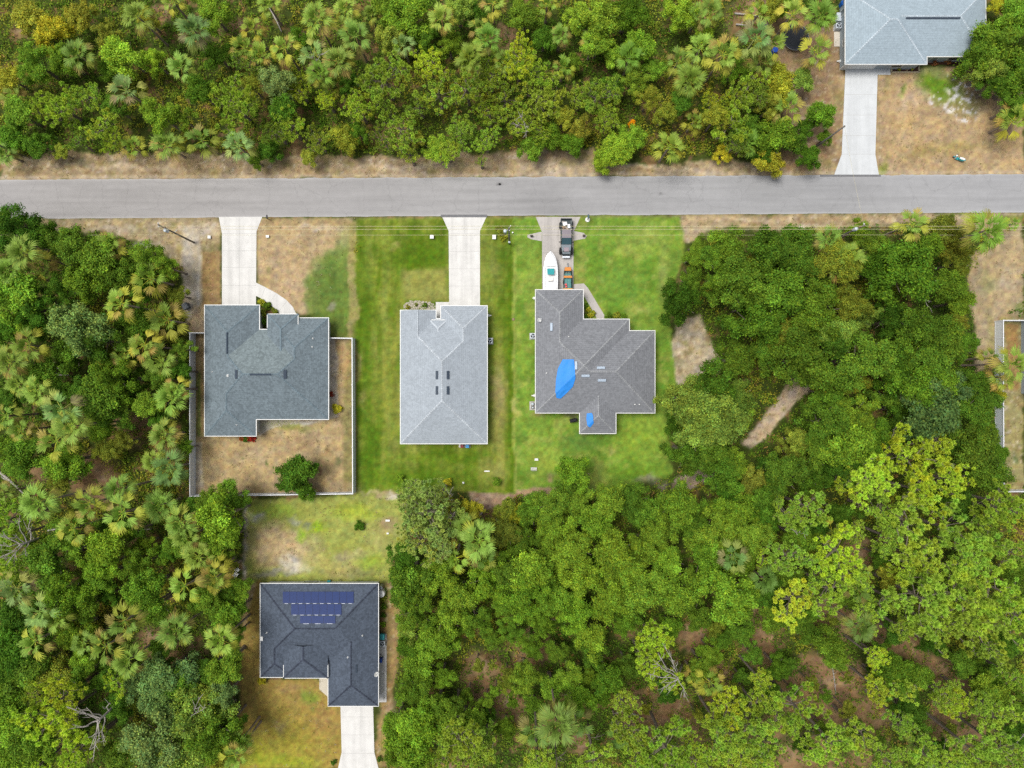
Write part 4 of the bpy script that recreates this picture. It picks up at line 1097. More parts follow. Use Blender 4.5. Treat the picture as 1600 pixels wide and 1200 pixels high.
# ------------------------------------------------------------------ the trees: "kind tone x y diameter" in photo pixels, crown centre
TREES = {
"above the road": """
Pm 215 25 46;Pm 122 85 46;Pu 302 47 48;Py 270 3 34;Pm 382 75 40;Pu 198 142 50;Pm 260 226 46;Pm 315 220 46;Pu 372 228 44;Pm 208 230 36;Py 20 152 34;Pm 283 105 40;Py 395 45 36
Pm 495 30 50;Pm 555 55 46;Py 540 15 40;Pm 445 75 42;Py 410 85 40;Pu 490 85 42;Pm 528 95 46;Pg 500 115 40;Pm 512 132 38;Pm 420 8 36;Py 580 22 30;Py 690 28 40;Pu 630 70 36;Pm 735 90 45;Pg 762 60 42;Py 770 5 38;Py 790 95 38;Pm 750 45 34
Pg 880 105 34;Pm 1095 75 45;Py 1130 85 50;Pu 1180 60 52;Py 1078 125 46;Py 1045 230 46;Py 1110 18 40;Pm 1060 95 36;Pm 875 55 30;Pg 985 88 42;Pm 1090 25 36;Py 1185 22 36;Pg 1168 222 40;Pm 1190 95 40;Py 925 66 34;Py 855 8 30;Pm 1084 190 34;Pm 8 240 34
Nm 90 165 78;Nm 135 150 50;Nm 155 195 56;Nm 360 158 84;Nd 385 100 44;Nm 45 165 30;Nd 118 220 36;Nm 170 215 40
Nm 600 120 84;Ny 670 95 56;Nm 560 168 62;Nm 625 200 66;Nd 598 215 44;Nm 685 142 62;Nm 728 128 72;Ny 467 140 42;Ny 510 155 36;Nm 452 195 52;Nm 494 218 40;Nd 430 205 46;Nm 718 205 54;Nm 765 175 48;Nm 760 218 42;Nm 640 240 30;Nm 752 250 18;Nm 768 115 46;Nm 700 235 40;Nm 655 165 40
Nm 842 150 92;Ny 812 90 60;Nm 935 148 72;Nm 948 182 50;Nm 812 190 48;Nm 1145 188 78;Nm 1165 142 60;Nd 1190 150 52;Nm 830 112 60;Nm 906 152 42;Ny 1115 160 40;Nm 845 205 40;Nd 1150 225 40;Nm 790 150 50
Bb 190 80 68;Bm 50 95 62;Bm 100 92 52;Bd 335 80 50;Bm 245 175 60;Bm 282 182 42;Bm 25 175 50;Bd 20 212 48;By 75 48 62;Bo 120 20 50;Bm 330 18 52;Bb 240 95 42;Bo 45 25 50;Bo 165 50 44;Bd 60 225 46;Bo 95 238 28;Bm 165 110 40;Bo 230 30 36;Bd 310 140 46;Bd 175 165 40;Bo 12 120 40
Bu 435 130 58;Bb 640 20 74;Bb 600 14 50;Bm 702 72 42;Bd 420 235 42;Bb 680 232 48;Bo 482 245 30;Bp 605 60 50;Bp 715 12 50;Bd 440 168 44;Bd 470 60 44;Bp 500 95 30;Bo 540 215 50;Bd 560 205 36;Bd 665 60 42;Bd 545 130 36;Bo 390 130 38;Bm 400 250 28;Bd 740 20 40;Bo 655 215 30
Bb 930 30 74;Bd 980 20 60;Bb 1060 20 62;Bb 935 62 52;Bm 1000 75 52;Bb 962 84 42;Bb 990 125 52;Bo 1015 152 38;Bb 962 235 62;Bb 985 215 48;Bm 832 230 44;Bm 860 215 42;Bm 820 18 52;Bb 900 25 44;Bo 1120 182 40;Bd 1175 205 56;Bd 1192 240 42;Bm 1020 108 40;Bm 895 95 30;Bo 902 200 46;Bd 895 225 40;Bo 1040 175 36;Bb 825 250 0;By 1130 240 26;Bd 960 130 36;Bd 850 60 40;Bm 1150 105 44;Bb 1100 50 34;Bb 945 250 40;Bo 880 180 36;Bd 1065 160 36""",
"near upper driveway": """
Py 1238 22 44;Pm 1275 80 44;Pg 1283 25 48;Py 1230 168 46;Pm 1205 70 44;By 1214 132 62;Bo 1205 165 40;Bm 1215 218 68;Bp 1255 122 36;Bm 1284 182 48;Bd 1265 245 38;By 1205 248 44;Bd 1243 218 40;Bb 1230 8 34;Bo 1205 10 40;Bd 1262 195 30;Bm 1290 215 24""",
"upper right corner": """
Bb 1560 72 100;Bm 1592 130 84;Bb 1592 28 66;Bm 1530 85 46;By 1558 8 26;Py 1582 188 50;Bp 1545 110 50;Bd 1585 165 40;Bd 1562 130 44""",
"left wood": """
Bd 18 355 76;Pm 36 395 50;Pm 12 424 42;Py 62 415 42;Py 170 385 40;Pm 235 435 54;Py 190 475 50;Pm 262 500 54;Py 225 540 44;Py 250 562 48;Py 195 555 36;Pm 45 540 48;Pm 15 565 46;Py 60 615 36;Pm 28 600 36;Pm 30 378 36
Bm 105 385 70;Bd 80 372 50;Bm 150 400 62;Bb 228 402 56;Bm 185 424 60;Bm 132 440 70;Bb 25 460 78;Bd 52 482 60;Bu 120 512 84;Bd 152 532 70;Bm 108 552 56;Bd 92 450 50;Bm 212 508 52;Bm 172 592 66;Bm 248 592 42;Bd 60 508 46;Bb 28 500 50;Bb 262 418 34;Bm 282 545 34;Bm 62 578 56;Bo 275 460 30;Bb 150 360 0;Bd 220 455 34;Bb 5 345 36;Bo 165 555 40;Bd 10 520 40;Bo 190 440 36;Bb 130 405 40;Bd 285 580 30;Bd 90 610 40;Bd 205 590 36
Py 57 610 40;Pu 97 640 54;Pm 112 665 50;Py 88 690 52;Py 32 672 36;Py 255 680 46;Pu 264 732 54;Pm 240 722 36;Pm 60 785 54;Pm 140 787 48;Pm 186 765 46;Pm 192 802 54;Pm 248 790 46;Pm 282 818 50;Py 290 840 44;Pm 115 826 46;Pm 310 870 46;Py 340 888 40;Pm 268 622 50;Pm 8 650 40;Py 275 608 36;Py 2 770 34;Pm 8 850 20
Bm 150 620 70;Bm 172 642 58;Bb 228 632 42;Bm 35 702 60;Bb 95 722 62;Bb 5 700 42;Bb 100 842 66;Bb 165 855 62;Bm 72 880 72;Bm 52 862 48;Bm 215 885 60;Bb 150 892 56;Bb 345 808 78;Bm 332 782 46;Bm 360 777 46;Bm 280 852 46;Bm 345 858 40;Bb 148 668 44;Bo 162 702 40;Bm 28 732 40;Bd 250 655 36;Bd 200 615 44;Bo 190 690 34;Bm 330 835 44;Bd 300 792 32;Bd 210 830 36;Bd 262 862 32;Bd 15 625 40;Bd 125 610 40;Bm 360 840 30;Bo 90 755 34;Bd 170 825 30;Bo 355 885 26;Bb 225 850 30;Bm 290 700 24
Nm 12 812 60;Nm 8 882 62;Nm 30 835 30""",
"lower-left wood": """
Pu 27 920 52;Pu 62 955 50;Py 88 965 42;Pm 55 1002 48;Pm 195 970 50;Pm 165 1010 52;Py 200 1032 48;Pm 275 985 50;Pm 345 1000 46;Pm 290 915 50;Py 335 903 42;Pm 368 1180 46;Pm 130 1005 34;Pm 375 1160 36;Py 12 905 30
Bm 100 928 72;Bd 68 912 44;Bd 25 968 60;Bb 108 990 56;Bm 222 922 62;Bb 240 948 56;Bm 150 905 56;Bm 320 942 52;Bm 352 962 52;Bd 25 1012 70;Bm 45 1052 70;Bo 82 1062 60;Bm 122 1060 60;Bm 20 1085 60;Bu 218 1068 62;Bu 248 1062 60;Bu 288 1058 52;Bm 280 1078 56;Bu 350 1088 44;Bp 300 1122 88;Bu 262 1102 60;Bu 232 1162 88;Bm 330 1155 78;Bp 280 1176 66;Bd 185 1108 50;Bb 22 1135 70;Bm 48 1165 76;Bm 362 1128 42;Bb 350 1042 60;Bm 250 1020 44;Bd 320 1050 44;Bm 130 950 50;Bm 50 1195 50;Bd 5 1050 50;Bb 375 920 36;Bd 168 1060 40;Bp 320 1085 60;Bb 130 1030 44;Bd 170 930 36;Bp 345 1120 40;Bb 10 1180 50;Bm 180 1185 50;Bm 355 935 40;Bd 375 950 26;Bm 370 990 30;Bo 340 1190 40
Ny 80 1130 92;Ny 120 1175 58;Ny 95 1092 66;Ny 180 1072 44;Ny 62 1195 40;Nm 55 1090 44;Nm 150 1155 40""",
"right wood": """
Bd 1065 472 66;Bb 1085 400 34;Bb 1080 432 36;Bb 1090 380 28;Bb 1140 380 62;Bm 1160 442 92;Bb 1130 428 60;Bm 1182 502 84;Bm 1152 562 60;Bm 1192 400 74;Bm 1240 392 72;Bo 1312 412 70;Bm 1420 430 92;Bb 1442 384 62;Bd 1372 422 58;Bm 1215 462 90;Bm 1282 482 92;Bo 1330 472 62;Bm 1250 562 92;Bm 1352 562 92;Bd 1300 532 60;Bd 1402 572 78;Bm 1450 562 80;Bm 1482 532 62;Bm 1440 512 78;Bd 1392 502 56;Bb 1500 472 44;Bm 1486 448 50;Bm 1518 600 50;Bb 1362 385 50;Bo 1490 382 60;Bo 1475 355 46;Bo 1500 410 40;Bm 1265 425 66;Bm 1200 545 54;Bo 1225 520 60;Bd 1165 480 40;Bp 1315 520 56;Bp 1350 490 50;Bm 1280 585 56;Bo 1335 595 50;Bb 1470 600 56;Bm 1510 540 44;Bm 1390 620 50;Bm 1120 455 40;Bo 1175 420 50;Bb 1340 360 34;Bb 1260 372 36;Bo 1500 500 36;Bm 1120 400 44
Pm 1425 350 46;Pg 1542 360 60;Py 1582 568 50;Py 1565 590 40;Pm 1295 372 40;Py 1325 402 44;Pm 1545 560 30;Pg 1582 350 20;Py 1305 420 40
Bp 1110 640 84;Bp 1075 625 78;Bm 1115 608 80;Bp 1132 662 70;Bp 1090 682 72;Bm 1070 705 60;Bp 1155 622 62;Bb 1156 650 42;Bm 1080 722 50;Bb 900 742 62;Bm 1132 742 66;Bb 1145 728 46;Bm 1105 700 60;Bp 1125 660 60;Bd 1060 660 40;Bm 890 760 40
Bm 1290 662 72;Bb 1342 652 70;Bb 1330 702 82;Bm 1280 702 62;Bm 1372 682 60;Bu 1450 642 90;Bu 1482 652 62;Bm 1430 604 80;Bm 1520 642 62;Bm 1522 702 70;Bm 1545 742 60;Bd 1400 640 50;Bm 1230 742 72;Bo 1238 708 42;Bd 1270 742 60;Bd 1410 670 50;Bu 1500 610 56;Bd 1208 738 44;Bm 1272 664 34;Bd 1490 700 60;By 1288 612 28;Bm 1545 680 40;Bm 1560 710 34;Bm 1300 620 56;By 1280 600 30;Bd 1320 740 60;Bm 1540 620 50;Bo 1250 690 40;By 1555 615 30;Bo 1180 755 50;Bm 1200 780 50""",
"lower wood": """
Ny 1430 716 104;Ny 1358 752 84;Ny 1445 768 84;Ny 1482 748 74;Nm 1425 820 112;Nm 1380 800 62;Nm 1262 792 80;Nm 1230 802 50;Nm 1235 872 66;Ny 1310 862 84;Nm 1290 885 56;Nm 1452 880 74;Nm 1500 832 104;Nm 1530 872 84;Nm 1562 785 72;Nm 1590 802 62;Nm 1590 862 66;Nm 1500 905 62;Ny 1420 880 60;Nm 1340 832 34;Ny 1400 700 60;Ny 1470 690 54;Nd 1545 830 50;Ny 1325 755 40;Nm 1390 840 50
Ny 1240 942 72;Nm 1300 922 74;Nm 1340 908 52;Nm 1350 965 48;Ny 1370 1030 42;Nm 1402 1080 62;Ny 1375 1080 46;Nm 1250 1112 82;Nm 1220 1122 56;Nm 1300 1162 74;Nm 1352 1152 60;Nm 1412 1130 50;Nm 1450 940 118;Nm 1502 932 100;Nm 1530 972 110;Nm 1470 982 80;Nm 1562 922 84;Nm 1590 962 90;Nm 1402 942 44;Ny 1490 1100 66;Nm 1560 1122 66;Nm 1540 1102 50;Nm 1592 1062 44;Nm 1520 1172 74;Nm 1572 1175 72;Nm 1450 1182 60;Nm 1392 1192 56;Nm 1488 1195 50;Nm 1350 940 44;Nm 1415 985 50;Nm 1270 1175 40;Nm 1480 1085 44
Nm 985 1142 64;Nm 930 1192 62;Nm 1042 1172 92;Nm 1002 1185 60;Nm 1150 1152 82;Nm 1120 1132 60;Ny 1140 1110 60;Nm 1180 1102 62;Nm 840 1192 60;Nm 1090 1190 60;Nm 1200 1170 60;Ny 1190 1065 44;Nm 1160 1185 60;Ny 1020 1000 62;Ny 1010 1042 56;Ny 1052 1062 44;Nm 975 1100 44;Nm 720 1162 80;Nm 742 1184 60;Nm 692 1192 50;Nm 760 1150 40;Np 665 800 84;Np 655 850 66;Np 702 810 60;Np 645 825 50;Np 690 770 40;Np 640 762 34;Np 690 850 50;Ny 1080 1165 40;Ny 1195 875 36
Pm 748 845 56;Pm 728 825 42;Py 712 872 44;Pm 755 870 40;Pu 1145 870 44;Pd 870 1132 62;Pd 838 1142 50;Pd 900 1128 50;Py 1110 1066 42;Pd 970 1150 40;Pd 1345 980 44;Pd 1340 920 40;Pm 1435 1160 36;Pg 1320 1180 0;Pm 1345 890 30;Py 1300 830 34;Pd 1195 905 40;Pm 1240 1165 0;Py 1085 1055 30
By 740 800 40;Bo 745 1040 30;Bb 775 1078 28;Bm 732 1088 28;Bo 792 1052 26;Bb 760 1098 30;Bo 770 1040 20;Bm 800 1095 28;Bo 1010 1108 24;Bm 1290 1088 26;Bo 1300 970 24;Bm 1388 1004 24;Bo 1486 1140 26;Bm 1240 1080 24;Bo 1325 1060 24;Bm 1200 1150 24;Bo 1090 1120 24;Bo 795 835 50;By 800 805 34;Bo 790 800 36;Bo 700 790 30;Bo 775 820 34
Bb 830 802 52;Bb 870 832 62;Bm 860 792 56;Bb 902 792 62;Bb 930 812 62;Bb 950 782 62;Bm 990 782 60;Bb 1060 792 70;Bb 1030 832 62;Bm 1082 812 56;Bb 1112 832 72;Bm 820 852 60;Bb 850 872 62;Bb 900 862 72;Bb 960 862 72;Bb 1010 852 62;Bb 1050 882 62;Bm 1110 862 66;Bm 1150 802 60;Bb 1182 842 68;Bb 1192 800 50;Bd 930 892 50;Bb 980 892 60;Bb 830 892 70;Bd 1140 770 44;Bm 1010 800 56;Bd 890 830 30;Bm 1160 880 50
Bd 628 872 56;Bm 632 902 50;Bm 640 902 80;Bb 690 902 72;Bb 720 932 62;Bb 762 912 72;Bb 650 962 66;Bb 702 968 60;Bb 680 1002 62;Bb 742 972 72;Bb 792 952 62;Bb 660 1042 60;Bm 642 1080 56;Bb 652 1132 72;Bb 682 1112 56;Bb 618 1132 50;Bb 640 1172 80;Bb 702 1132 60;Bm 712 1108 50;Bm 800 900 60;Bm 780 880 50;Bd 640 1010 44;Bp 640 985 44;Bb 690 1060 40;Bm 770 1000 44;Bb 620 1180 46;Bm 740 1130 50;Bm 800 985 50;Bb 700 1000 40;Bm 790 1140 50;Bo 790 1070 36;Bo 750 1060 0;Bd 760 1120 36;Bm 630 930 50
Bb 820 932 72;Bb 862 932 62;Bb 900 902 62;Bb 850 972 62;Bb 900 962 80;Bb 960 932 80;Bb 1000 922 80;Bb 930 1002 72;Bm 980 972 60;Bb 1060 932 70;Bm 1090 962 62;Bb 1140 932 88;Bb 1172 935 60;Bb 1100 1042 62;Bb 1112 1020 50;Bb 820 1062 70;Bb 860 1072 52;Bb 900 1092 72;Bb 890 1062 60;Bm 950 1062 70;Bm 980 1042 56;Bm 930 1022 56;Bm 1162 990 52;Bm 1175 1022 44;Bb 1050 980 50;Bd 1040 1080 50;Bm 940 1090 40;Bb 830 1100 40;Bm 830 1010 56;Bm 870 1020 44;Bm 1090 905 50;Bd 1130 1000 40;Bb 920 1060 44;Bo 1120 985 40;Bm 1160 1060 36;Bo 1150 1080 36
Bm 1292 1012 80;Bd 1215 1042 52;Bm 1262 990 50;Bb 1310 1030 50;Bm 1382 1032 60;Bm 1402 1052 74;Bm 1440 1062 60;Bm 1502 1042 60;Bb 1552 1082 88;Bm 1540 1062 60;Bd 1430 1122 72;Bd 1412 1100 60;Bm 1600 1102 40;Bm 1212 962 70;Bm 1242 970 56;Bd 1252 1162 36;Bd 1400 990 50;Bd 1460 1010 56;Bm 1370 1060 40;Bd 1210 930 50;Bm 1330 940 40;Bd 1560 1010 60;Bd 1440 1150 44;Bd 1470 1170 40;Bm 1290 1140 40;Bd 1230 1040 34;Bm 1250 840 56;Bd 1200 810 50;Bd 1320 800 50;Bd 1275 830 50;Bd 1500 790 56;Bd 1380 870 40;Bd 1595 1150 60;Bo 1325 1110 36;Bo 1270 1070 30;Bd 1340 1140 40;Bm 1205 1080 44;Bm 1230 900 50;Bm 1265 960 40;Bd 1580 1010 40;Bm 1535 1020 50;Bm 1590 900 50;Bo 1390 900 40""",
}
BIG = {
 'B': lambda d: 2.2+d/13.0, 'N': lambda d: 5.5+d/18.0, 'P': lambda d: 2.4+d*d/400.0}
def words(v):
    v = int(round(max(0, min(100, v))))
    ones = "zero one two three four five six seven eight nine ten eleven twelve thirteen fourteen fifteen sixteen seventeen eighteen nineteen".split()
    tens = "x x twenty thirty forty fifty sixty seventy eighty ninety hundred".split()
    if v < 20: return ones[v]
    return tens[v//10]+("" if v % 10 == 0 else "-"+ones[v % 10])
trr = random.Random(77)
used_proto = set(); seen_lab = {}
def child(o_src, parent, first):
    if first: o = o_src
    else: o = o_src.copy()
    COL.objects.link(o); o.parent = parent; return o
def place_tree(kind, tone, px, py, d, zone, label=None, cat=None, group=None, hh=None, name=None, tint=None):
    hc = hh if hh is not None else BIG[kind](d)*trr.uniform(.88, 1.15)*(.6 if (130 < py < 275 and (kind != 'B' or py > 190)) else .8 if py < 130 else 1)
    if kind == 'P' and zone == 'left wood' and px > 225: hc = min(hc, 6.3)
    if zone == 'upper right corner' or (zone == 'near upper driveway' and kind != 'P'): hc = min(hc, 4.8)
    p = P(px, py, hc); r = d/2/PPM*(HCAM-hc)/HCAM
    lab_tone = TONE[kind][tone][1]; colr_ = TONE[kind][tone][0]
    nm, what, ct = KINDS[kind]
    if kind == 'B' and tone in 'du': nm, what, ct = "oak_tree", "oak", "oak tree"
    if kind == 'B' and d < 43 and hh is None: nm, what, ct = "shrub", "shrub", "shrub"
    size = "small" if d < 44 else "medium" if d < 62 else "large"
    if label is None:
        for du, dv in ((0,0),(1,0),(0,1),(-1,0),(0,-1),(1,1),(-1,-1),(1,-1),(-1,1),(2,0),(0,2)):
            label = f"{size} {lab_tone} {what} {zone}, {words(px/16+du)} percent across, {words(py/12+dv)} percent down"
            if label not in seen_lab: break
        seen_lab[label] = 1
    root = empty(name or nm, (p.x, p.y, 0), 0, label, cat or ct, group or {"leafy tree": "leafy trees of the woods", "oak": "dark oaks of the woods", "shrub": "leafy shrubs among the trees", "pine": "pines of the woods", "fan palm": "fan palms of the woods"}[what])
    if kind == 'B':
        k = trr.randrange(9); sc_ = r/2.75; sz = sc_*trr.uniform(.85, 1.15)
        key = ('B', k); cr = child(PROTO[key], root, key not in used_proto); used_proto.add(key)
        cr.scale = (sc_*trr.uniform(.92, 1.1), sc_*trr.uniform(.92, 1.1), sz)
        cr.location = (0, 0, max(hc-r*.25, r*.35))
        tk = ('T',); first = 'T' not in used_proto; t = child(PROTO['T'], root, first); used_proto.add('T')
        t.scale = (max(.5, r*.55),)*2+(max(.6, hc-r*.25),)
        key = ('BL', k % 3); l = child(PROTO[key], root, key not in used_proto); used_proto.add(key)
        l.scale = (sc_, sc_, sz); l.location = cr.location
    elif kind == 'N':
        k = trr.randrange(7); sc_ = r/3.35
        key = ('N', k); cr = child(PROTO[key], root, key not in used_proto); used_proto.add(key)
        key = ('NL', k); l = child(PROTO[key], root, key not in used_proto); used_proto.add(key)
        s3 = (sc_*trr.uniform(.92, 1.1), sc_*trr.uniform(.92, 1.1), sc_)
        a = trr.uniform(0, 6.28)
        for q in (cr, l): q.scale = s3; q.location = (0, 0, hc-r*.2); q.rotation_euler = (0, 0, a)
        t = child(PROTO['T'], root, 'T' not in used_proto); used_proto.add('T'); t.scale = (1.0+r*.12, 1.0+r*.12, hc)
    else:
        k = trr.randrange(7); sc_ = r/2.05
        key = ('P', k); cr = child(PROTO[key], root, key not in used_proto); used_proto.add(key)
        cr.scale = (sc_, sc_, sc_); cr.location = (0, 0, hc)
        cr.rotation_euler = (trr.uniform(-.28, .28), trr.uniform(-.28, .28), 0)
        t = child(PROTO['PT', 0], root, 'PT' not in used_proto); used_proto.add('PT'); t.scale = (1, 1, hc)
    if kind != 'N': cr.rotation_euler[2] = trr.uniform(0, 6.28)
    if kind == 'B': l.rotation_euler[2] = cr.rotation_euler[2]
    j = [trr.uniform(.80, 1.20), trr.uniform(.88, 1.14)]
    c3 = tint or (tuple(v*{'right wood': .78, 'left wood': .98, 'lower-left wood': 1.0, 'above the road': 1.2, 'lower wood': .84}.get(zone, 1) for v in colr_) if kind == 'B' else colr_)
    cr.color = (c3[0]*j[0]*trr.uniform(.92, 1.12)*(1.10 if zone == 'above the road' and kind != 'P' else 1.02), c3[1]*j[0], c3[2]*j[0]*j[1], 1)
    return root
tree_count = {}
for zone, txt in TREES.items():
    for tok in txt.replace("\n", ";").split(";"):
        tok = tok.strip()
        if not tok: continue
        kt, x, y, d = tok.split(); d = float(d)
        if d < 12: continue
        kind, tone = kt[0], kt[1]
        if zone == 'lower wood' and kind == 'B' and float(x) > 740 and float(y) > 950: d *= .78
        if zone == 'above the road' and kind == 'B': d *= .92
        if zone == 'lower wood' and kind == 'B': d *= .95
        mul = {'B': 1.04, 'N': 1.08, 'P': 1.14}[kind]
        tree_count[kind] = tree_count.get(kind, 0)+1
        place_tree(kind, tone, float(x), float(y), d*mul, zone)
print("trees", tree_count)
# trees and plants that stand alone
place_tree('B', 'd', 466, 738, 56, "", "dark green tree leaning over the back fence of the dry yard", "tree", "trees standing in the yards", 4.2)
place_tree('B', 'd', 478, 762, 40, "", "lower dark bush at the back fence beside the yard tree", "bush", "trees standing in the yards", 3.0)
place_tree('B', 'd', 446, 752, 40, "", "grey-green bush left of the dark tree at the back fence", "bush", "trees standing in the yards", 2.8)
def plant(tone, x, y, d, label, hh=.7, cat="plant", group="garden plants"):
    return place_tree('B', tone, x, y, d, "", label, cat, group, hh, "garden_plant")
plant('y', 409, 1064, 15, "bright yellow-green bush at the lower left corner of the slate house")
plant('d', 562, 822, 16, "dark green cycad alone in the empty grass lot", .6)
plant('b', 626, 748, 14, "light green sapling in the middle lawn near the fence", .9); plant('y', 700, 753, 13, "yellow-green sapling behind the light grey house", .9); plant('b', 776, 753, 15, "bright green sapling near the right edge of the middle lawn", .9)
plant('y', 526, 639, 17, "yellow-green bush on pebbles beside the blue-grey house", .6); plant('o', 411, 488, 13, "olive shrub in the bed between garage and walkway", .6); plant('m', 417, 478, 12, "green shrub in the bed inside the walkway curve", .5); plant('y', 408, 472, 11, "yellow-green shrub at the driveway end of the walkway bed", .5); plant('m', 412, 502, 12, "green shrub near the front window of the blue-grey house", .5)
plant('o', 428, 486, 10, "small olive shrub beside the curved walkway", .4)
for i, (x, y, t, l) in enumerate([(919,483,'y',"yellow-green bromeliad nearest the diagonal walkway"),(922,493,'y',"yellow-green bromeliad at the foot of the tarp house bed"),(914,488,'o',"olive bromeliad in the bed beside the tarp house"),(927,490,'y',"bromeliad between the bed and the diagonal walkway"),(915,477,'m',"small green plant at the top of the tarp house bed"),(914,495,'m',"green plant against the wall of the tarp house bed")]):
    plant(t, x, y, 9, l, .4)
plant('m', 952, 494, 12, "low green shrub left of the front window of the tarp house", .5); plant('o', 964, 493, 12, "low olive shrub under the front window of the tarp house", .5); plant('m', 975, 494, 10, "low green shrub at the corner of the tarp house front", .4)
plant('y', 637, 480, 8, "small yellow plant at the left of the pale rock bed", .35); plant('m', 664, 477, 9, "small green plant at the right of the pale rock bed", .35); plant('o', 650, 476, 6, "tiny olive plant in the middle of the rock bed", .3)
plant('y', 1405, 107, 6, "left yellow flower plant in the timber-edged bed", .3); plant('y', 1425, 107, 6, "right yellow flower plant in the timber-edged bed", .3)
plant('o', 781, 362, 18, "olive shrub beside the middle utility pole", .9); plant('y', 786, 370, 14, "yellowish shrub at the foot of the middle utility pole", .6)
plant('d', 521, 1191, 9, "small round dark shrub left of the bottom driveway", .5); plant('d', 593, 1187, 9, "small round dark shrub right of the bottom driveway", .5)
for x, y, t, l in [(599,925,'m',"green plant below the white tank beside the slate house"),(599,935,'o',"olive plant in the side bed of the slate house"),(599,948,'m',"leafy green plant midway along the slate house side bed"),(599,962,'d',"dark plant in the side bed of the slate house"),(599,976,'b',"bright green plant above the teal bin")]:
    plant(t, x, y, 10, l, .5)
plant('d', 384, 686, 12, "dark shrub at the rear wall of the blue-grey house", .5)
RB = P(0, 0)
red = place_tree('B', 'y', 392, 684, 14, "", "red-leaved shrub at the rear wall of the blue-grey house", "shrub", "garden plants", .5, "garden_plant", tint=(.45, .05, .03))
place_tree('B', 'y', 377, 685, 9, "", "small orange-red shrub left of the red one by the rear wall", "shrub", "garden plants", .4, "garden_plant", tint=(.42, .14, .03))
place_tree('B', 'y', 517, 616, 9, "", "reddish plant on the pebble strip beside the blue-grey house", "shrub", "garden plants", .4, "garden_plant", tint=(.30, .05, .03))
place_tree('B', 'y', 988, 193, 11, "", "orange-yellow flowering shrub in the wood above the road", "shrub", "garden plants", 1.0, "shrub", tint=(.75, .40, .01))
place_tree('B', 'y', 634, 82, 13, "", "orange-yellow shrub near the top middle of the wood", "shrub", "garden plants", 1.0, "shrub", tint=(.60, .36, .04))
for x, y in [(1462,98),(1482,96),(1512,95)]:
    place_tree('B', 'o', x, y, 10, "", {1462:"leftmost",1482:"middle",1512:"rightmost"}[x]+" rust-brown shrub under the front windows of the upper right house", "shrub", "garden plants", .5, "garden_plant", tint=(.28, .13, .05))

# ------------------------------------------------------------------ dead wood, bare trees, logs
def bare_tree(base_px, top_px, h, branches, label, r0=.2, name="bare_tree", mat=None):
    b = P(*base_px, 0); t = P(*top_px, h); root = empty(name, b, 0, label, "bare tree"); t = t-b
    mb = MB(); mb.tube([(0,0,0), tuple(t*.33+Vector((.05,.05,0))), tuple(t*.66), tuple(t)], [r0, r0*.8, r0*.6, r0*.4], 8)
    mb.build("trunk", mat or M_DEAD, root, smooth=True)
    bm_ = MB(); rr = random.Random(int(base_px[0]))
    for (f, ex, ey, eh) in branches:
        s = t*f; e = P(ex, ey, eh)-b; d = e-s
        mid = s+d*.5+Vector((rr.uniform(-.3,.3), rr.uniform(-.3,.3), .3))
        bm_.tube([tuple(s), tuple(s+d*.25), tuple(mid), tuple(e)], [r0*.38, r0*.3, r0*.22, .025], 5)
        for k in range(5):
            a = mid+(e-mid)*rr.uniform(-.4, .8); q = a+d.normalized()*rr.uniform(.3, 1.0)+Vector((rr.uniform(-.8,.8), rr.uniform(-.8,.8), rr.uniform(-.1,.5)))
            bm_.tube([tuple(a), tuple((a+q)/2+Vector((rr.uniform(-.1,.1), rr.uniform(-.1,.1), .08))), tuple(q)], [.045, .03, .012], 4)
    bm_.build("branches", mat or M_DEAD, root)
    return root
bare_tree((205,1078), (152,1128), 11, [(.9,105,1104,12),(.95,122,1106,12.5),(.92,140,1172,12),(.98,155,1160,12),(.8,165,1160,11),(.7,172,1098,10),(.95,112,1138,12.5),(.98,145,1190,12),(.85,135,1105,11)], "large pale bare-branched pine standing in the lower left wood", .26)
bare_tree((86,832), (30,852), 12, [(.9,-5,850,13),(.8,28,810,12),(.9,12,880,13),(.7,50,800,11),(.75,40,868,11),(.6,45,825,10),(.95,5,835,13),(.85,20,835,12),(.9,0,870,13)], "grey dead pine with bare twigs at the left edge", .24)
bare_tree((1066,1035), (1058,1062), 11, [(.8,1035,1005,11),(.9,1020,1030,11.5),(.95,1010,1052,12),(.95,1045,1080,12),(.9,1070,1090,12),(.7,1045,1015,10),(.98,1035,1075,12),(.85,1028,1020,11)], "pale bare-limbed pine in the lower middle wood", .2)
bare_tree((500,118), (494,92), 8, [(.9,505,85,9),(.8,488,88,8)], "thin bare snag among palms above the road", .12)
bare_tree((305,1108), (300,1118), 9, [(.9,285,1140,10),(.8,312,1090,10),(.95,322,1105,10)], "slender bare tree left of the slate house yard", .13)
bare_tree((1440,462), (1436,440), 7, [(.9,1420,425,8),(.8,1450,480,7),(.95,1430,455,8),(.7,1455,440,7)], "grey bare snag in the dark wood below the road", .14)
bare_tree((1232,860), (1250,830), 9, [(.9,1262,835,9.5),(.8,1240,825,9)], "small bare snag beside the pines on the right", .1)
bare_tree((700,795), (690,780), 7, [(.9,680,770,8),(.7,705,765,8)], "bare grey stem in the pale pine behind the middle lawn", .12)
bare_tree((1590,1140), (1600,1150), 9, [(.9,1585,1165,10),(.8,1610,1140,10)], "bare snag at the lower right edge", .14)
bare_tree((830,205), (818,190), 8, [(.8,805,200,9),(.9,822,215,9),(.9,815,180,9)], "bare twiggy snag above the middle of the road", .1)
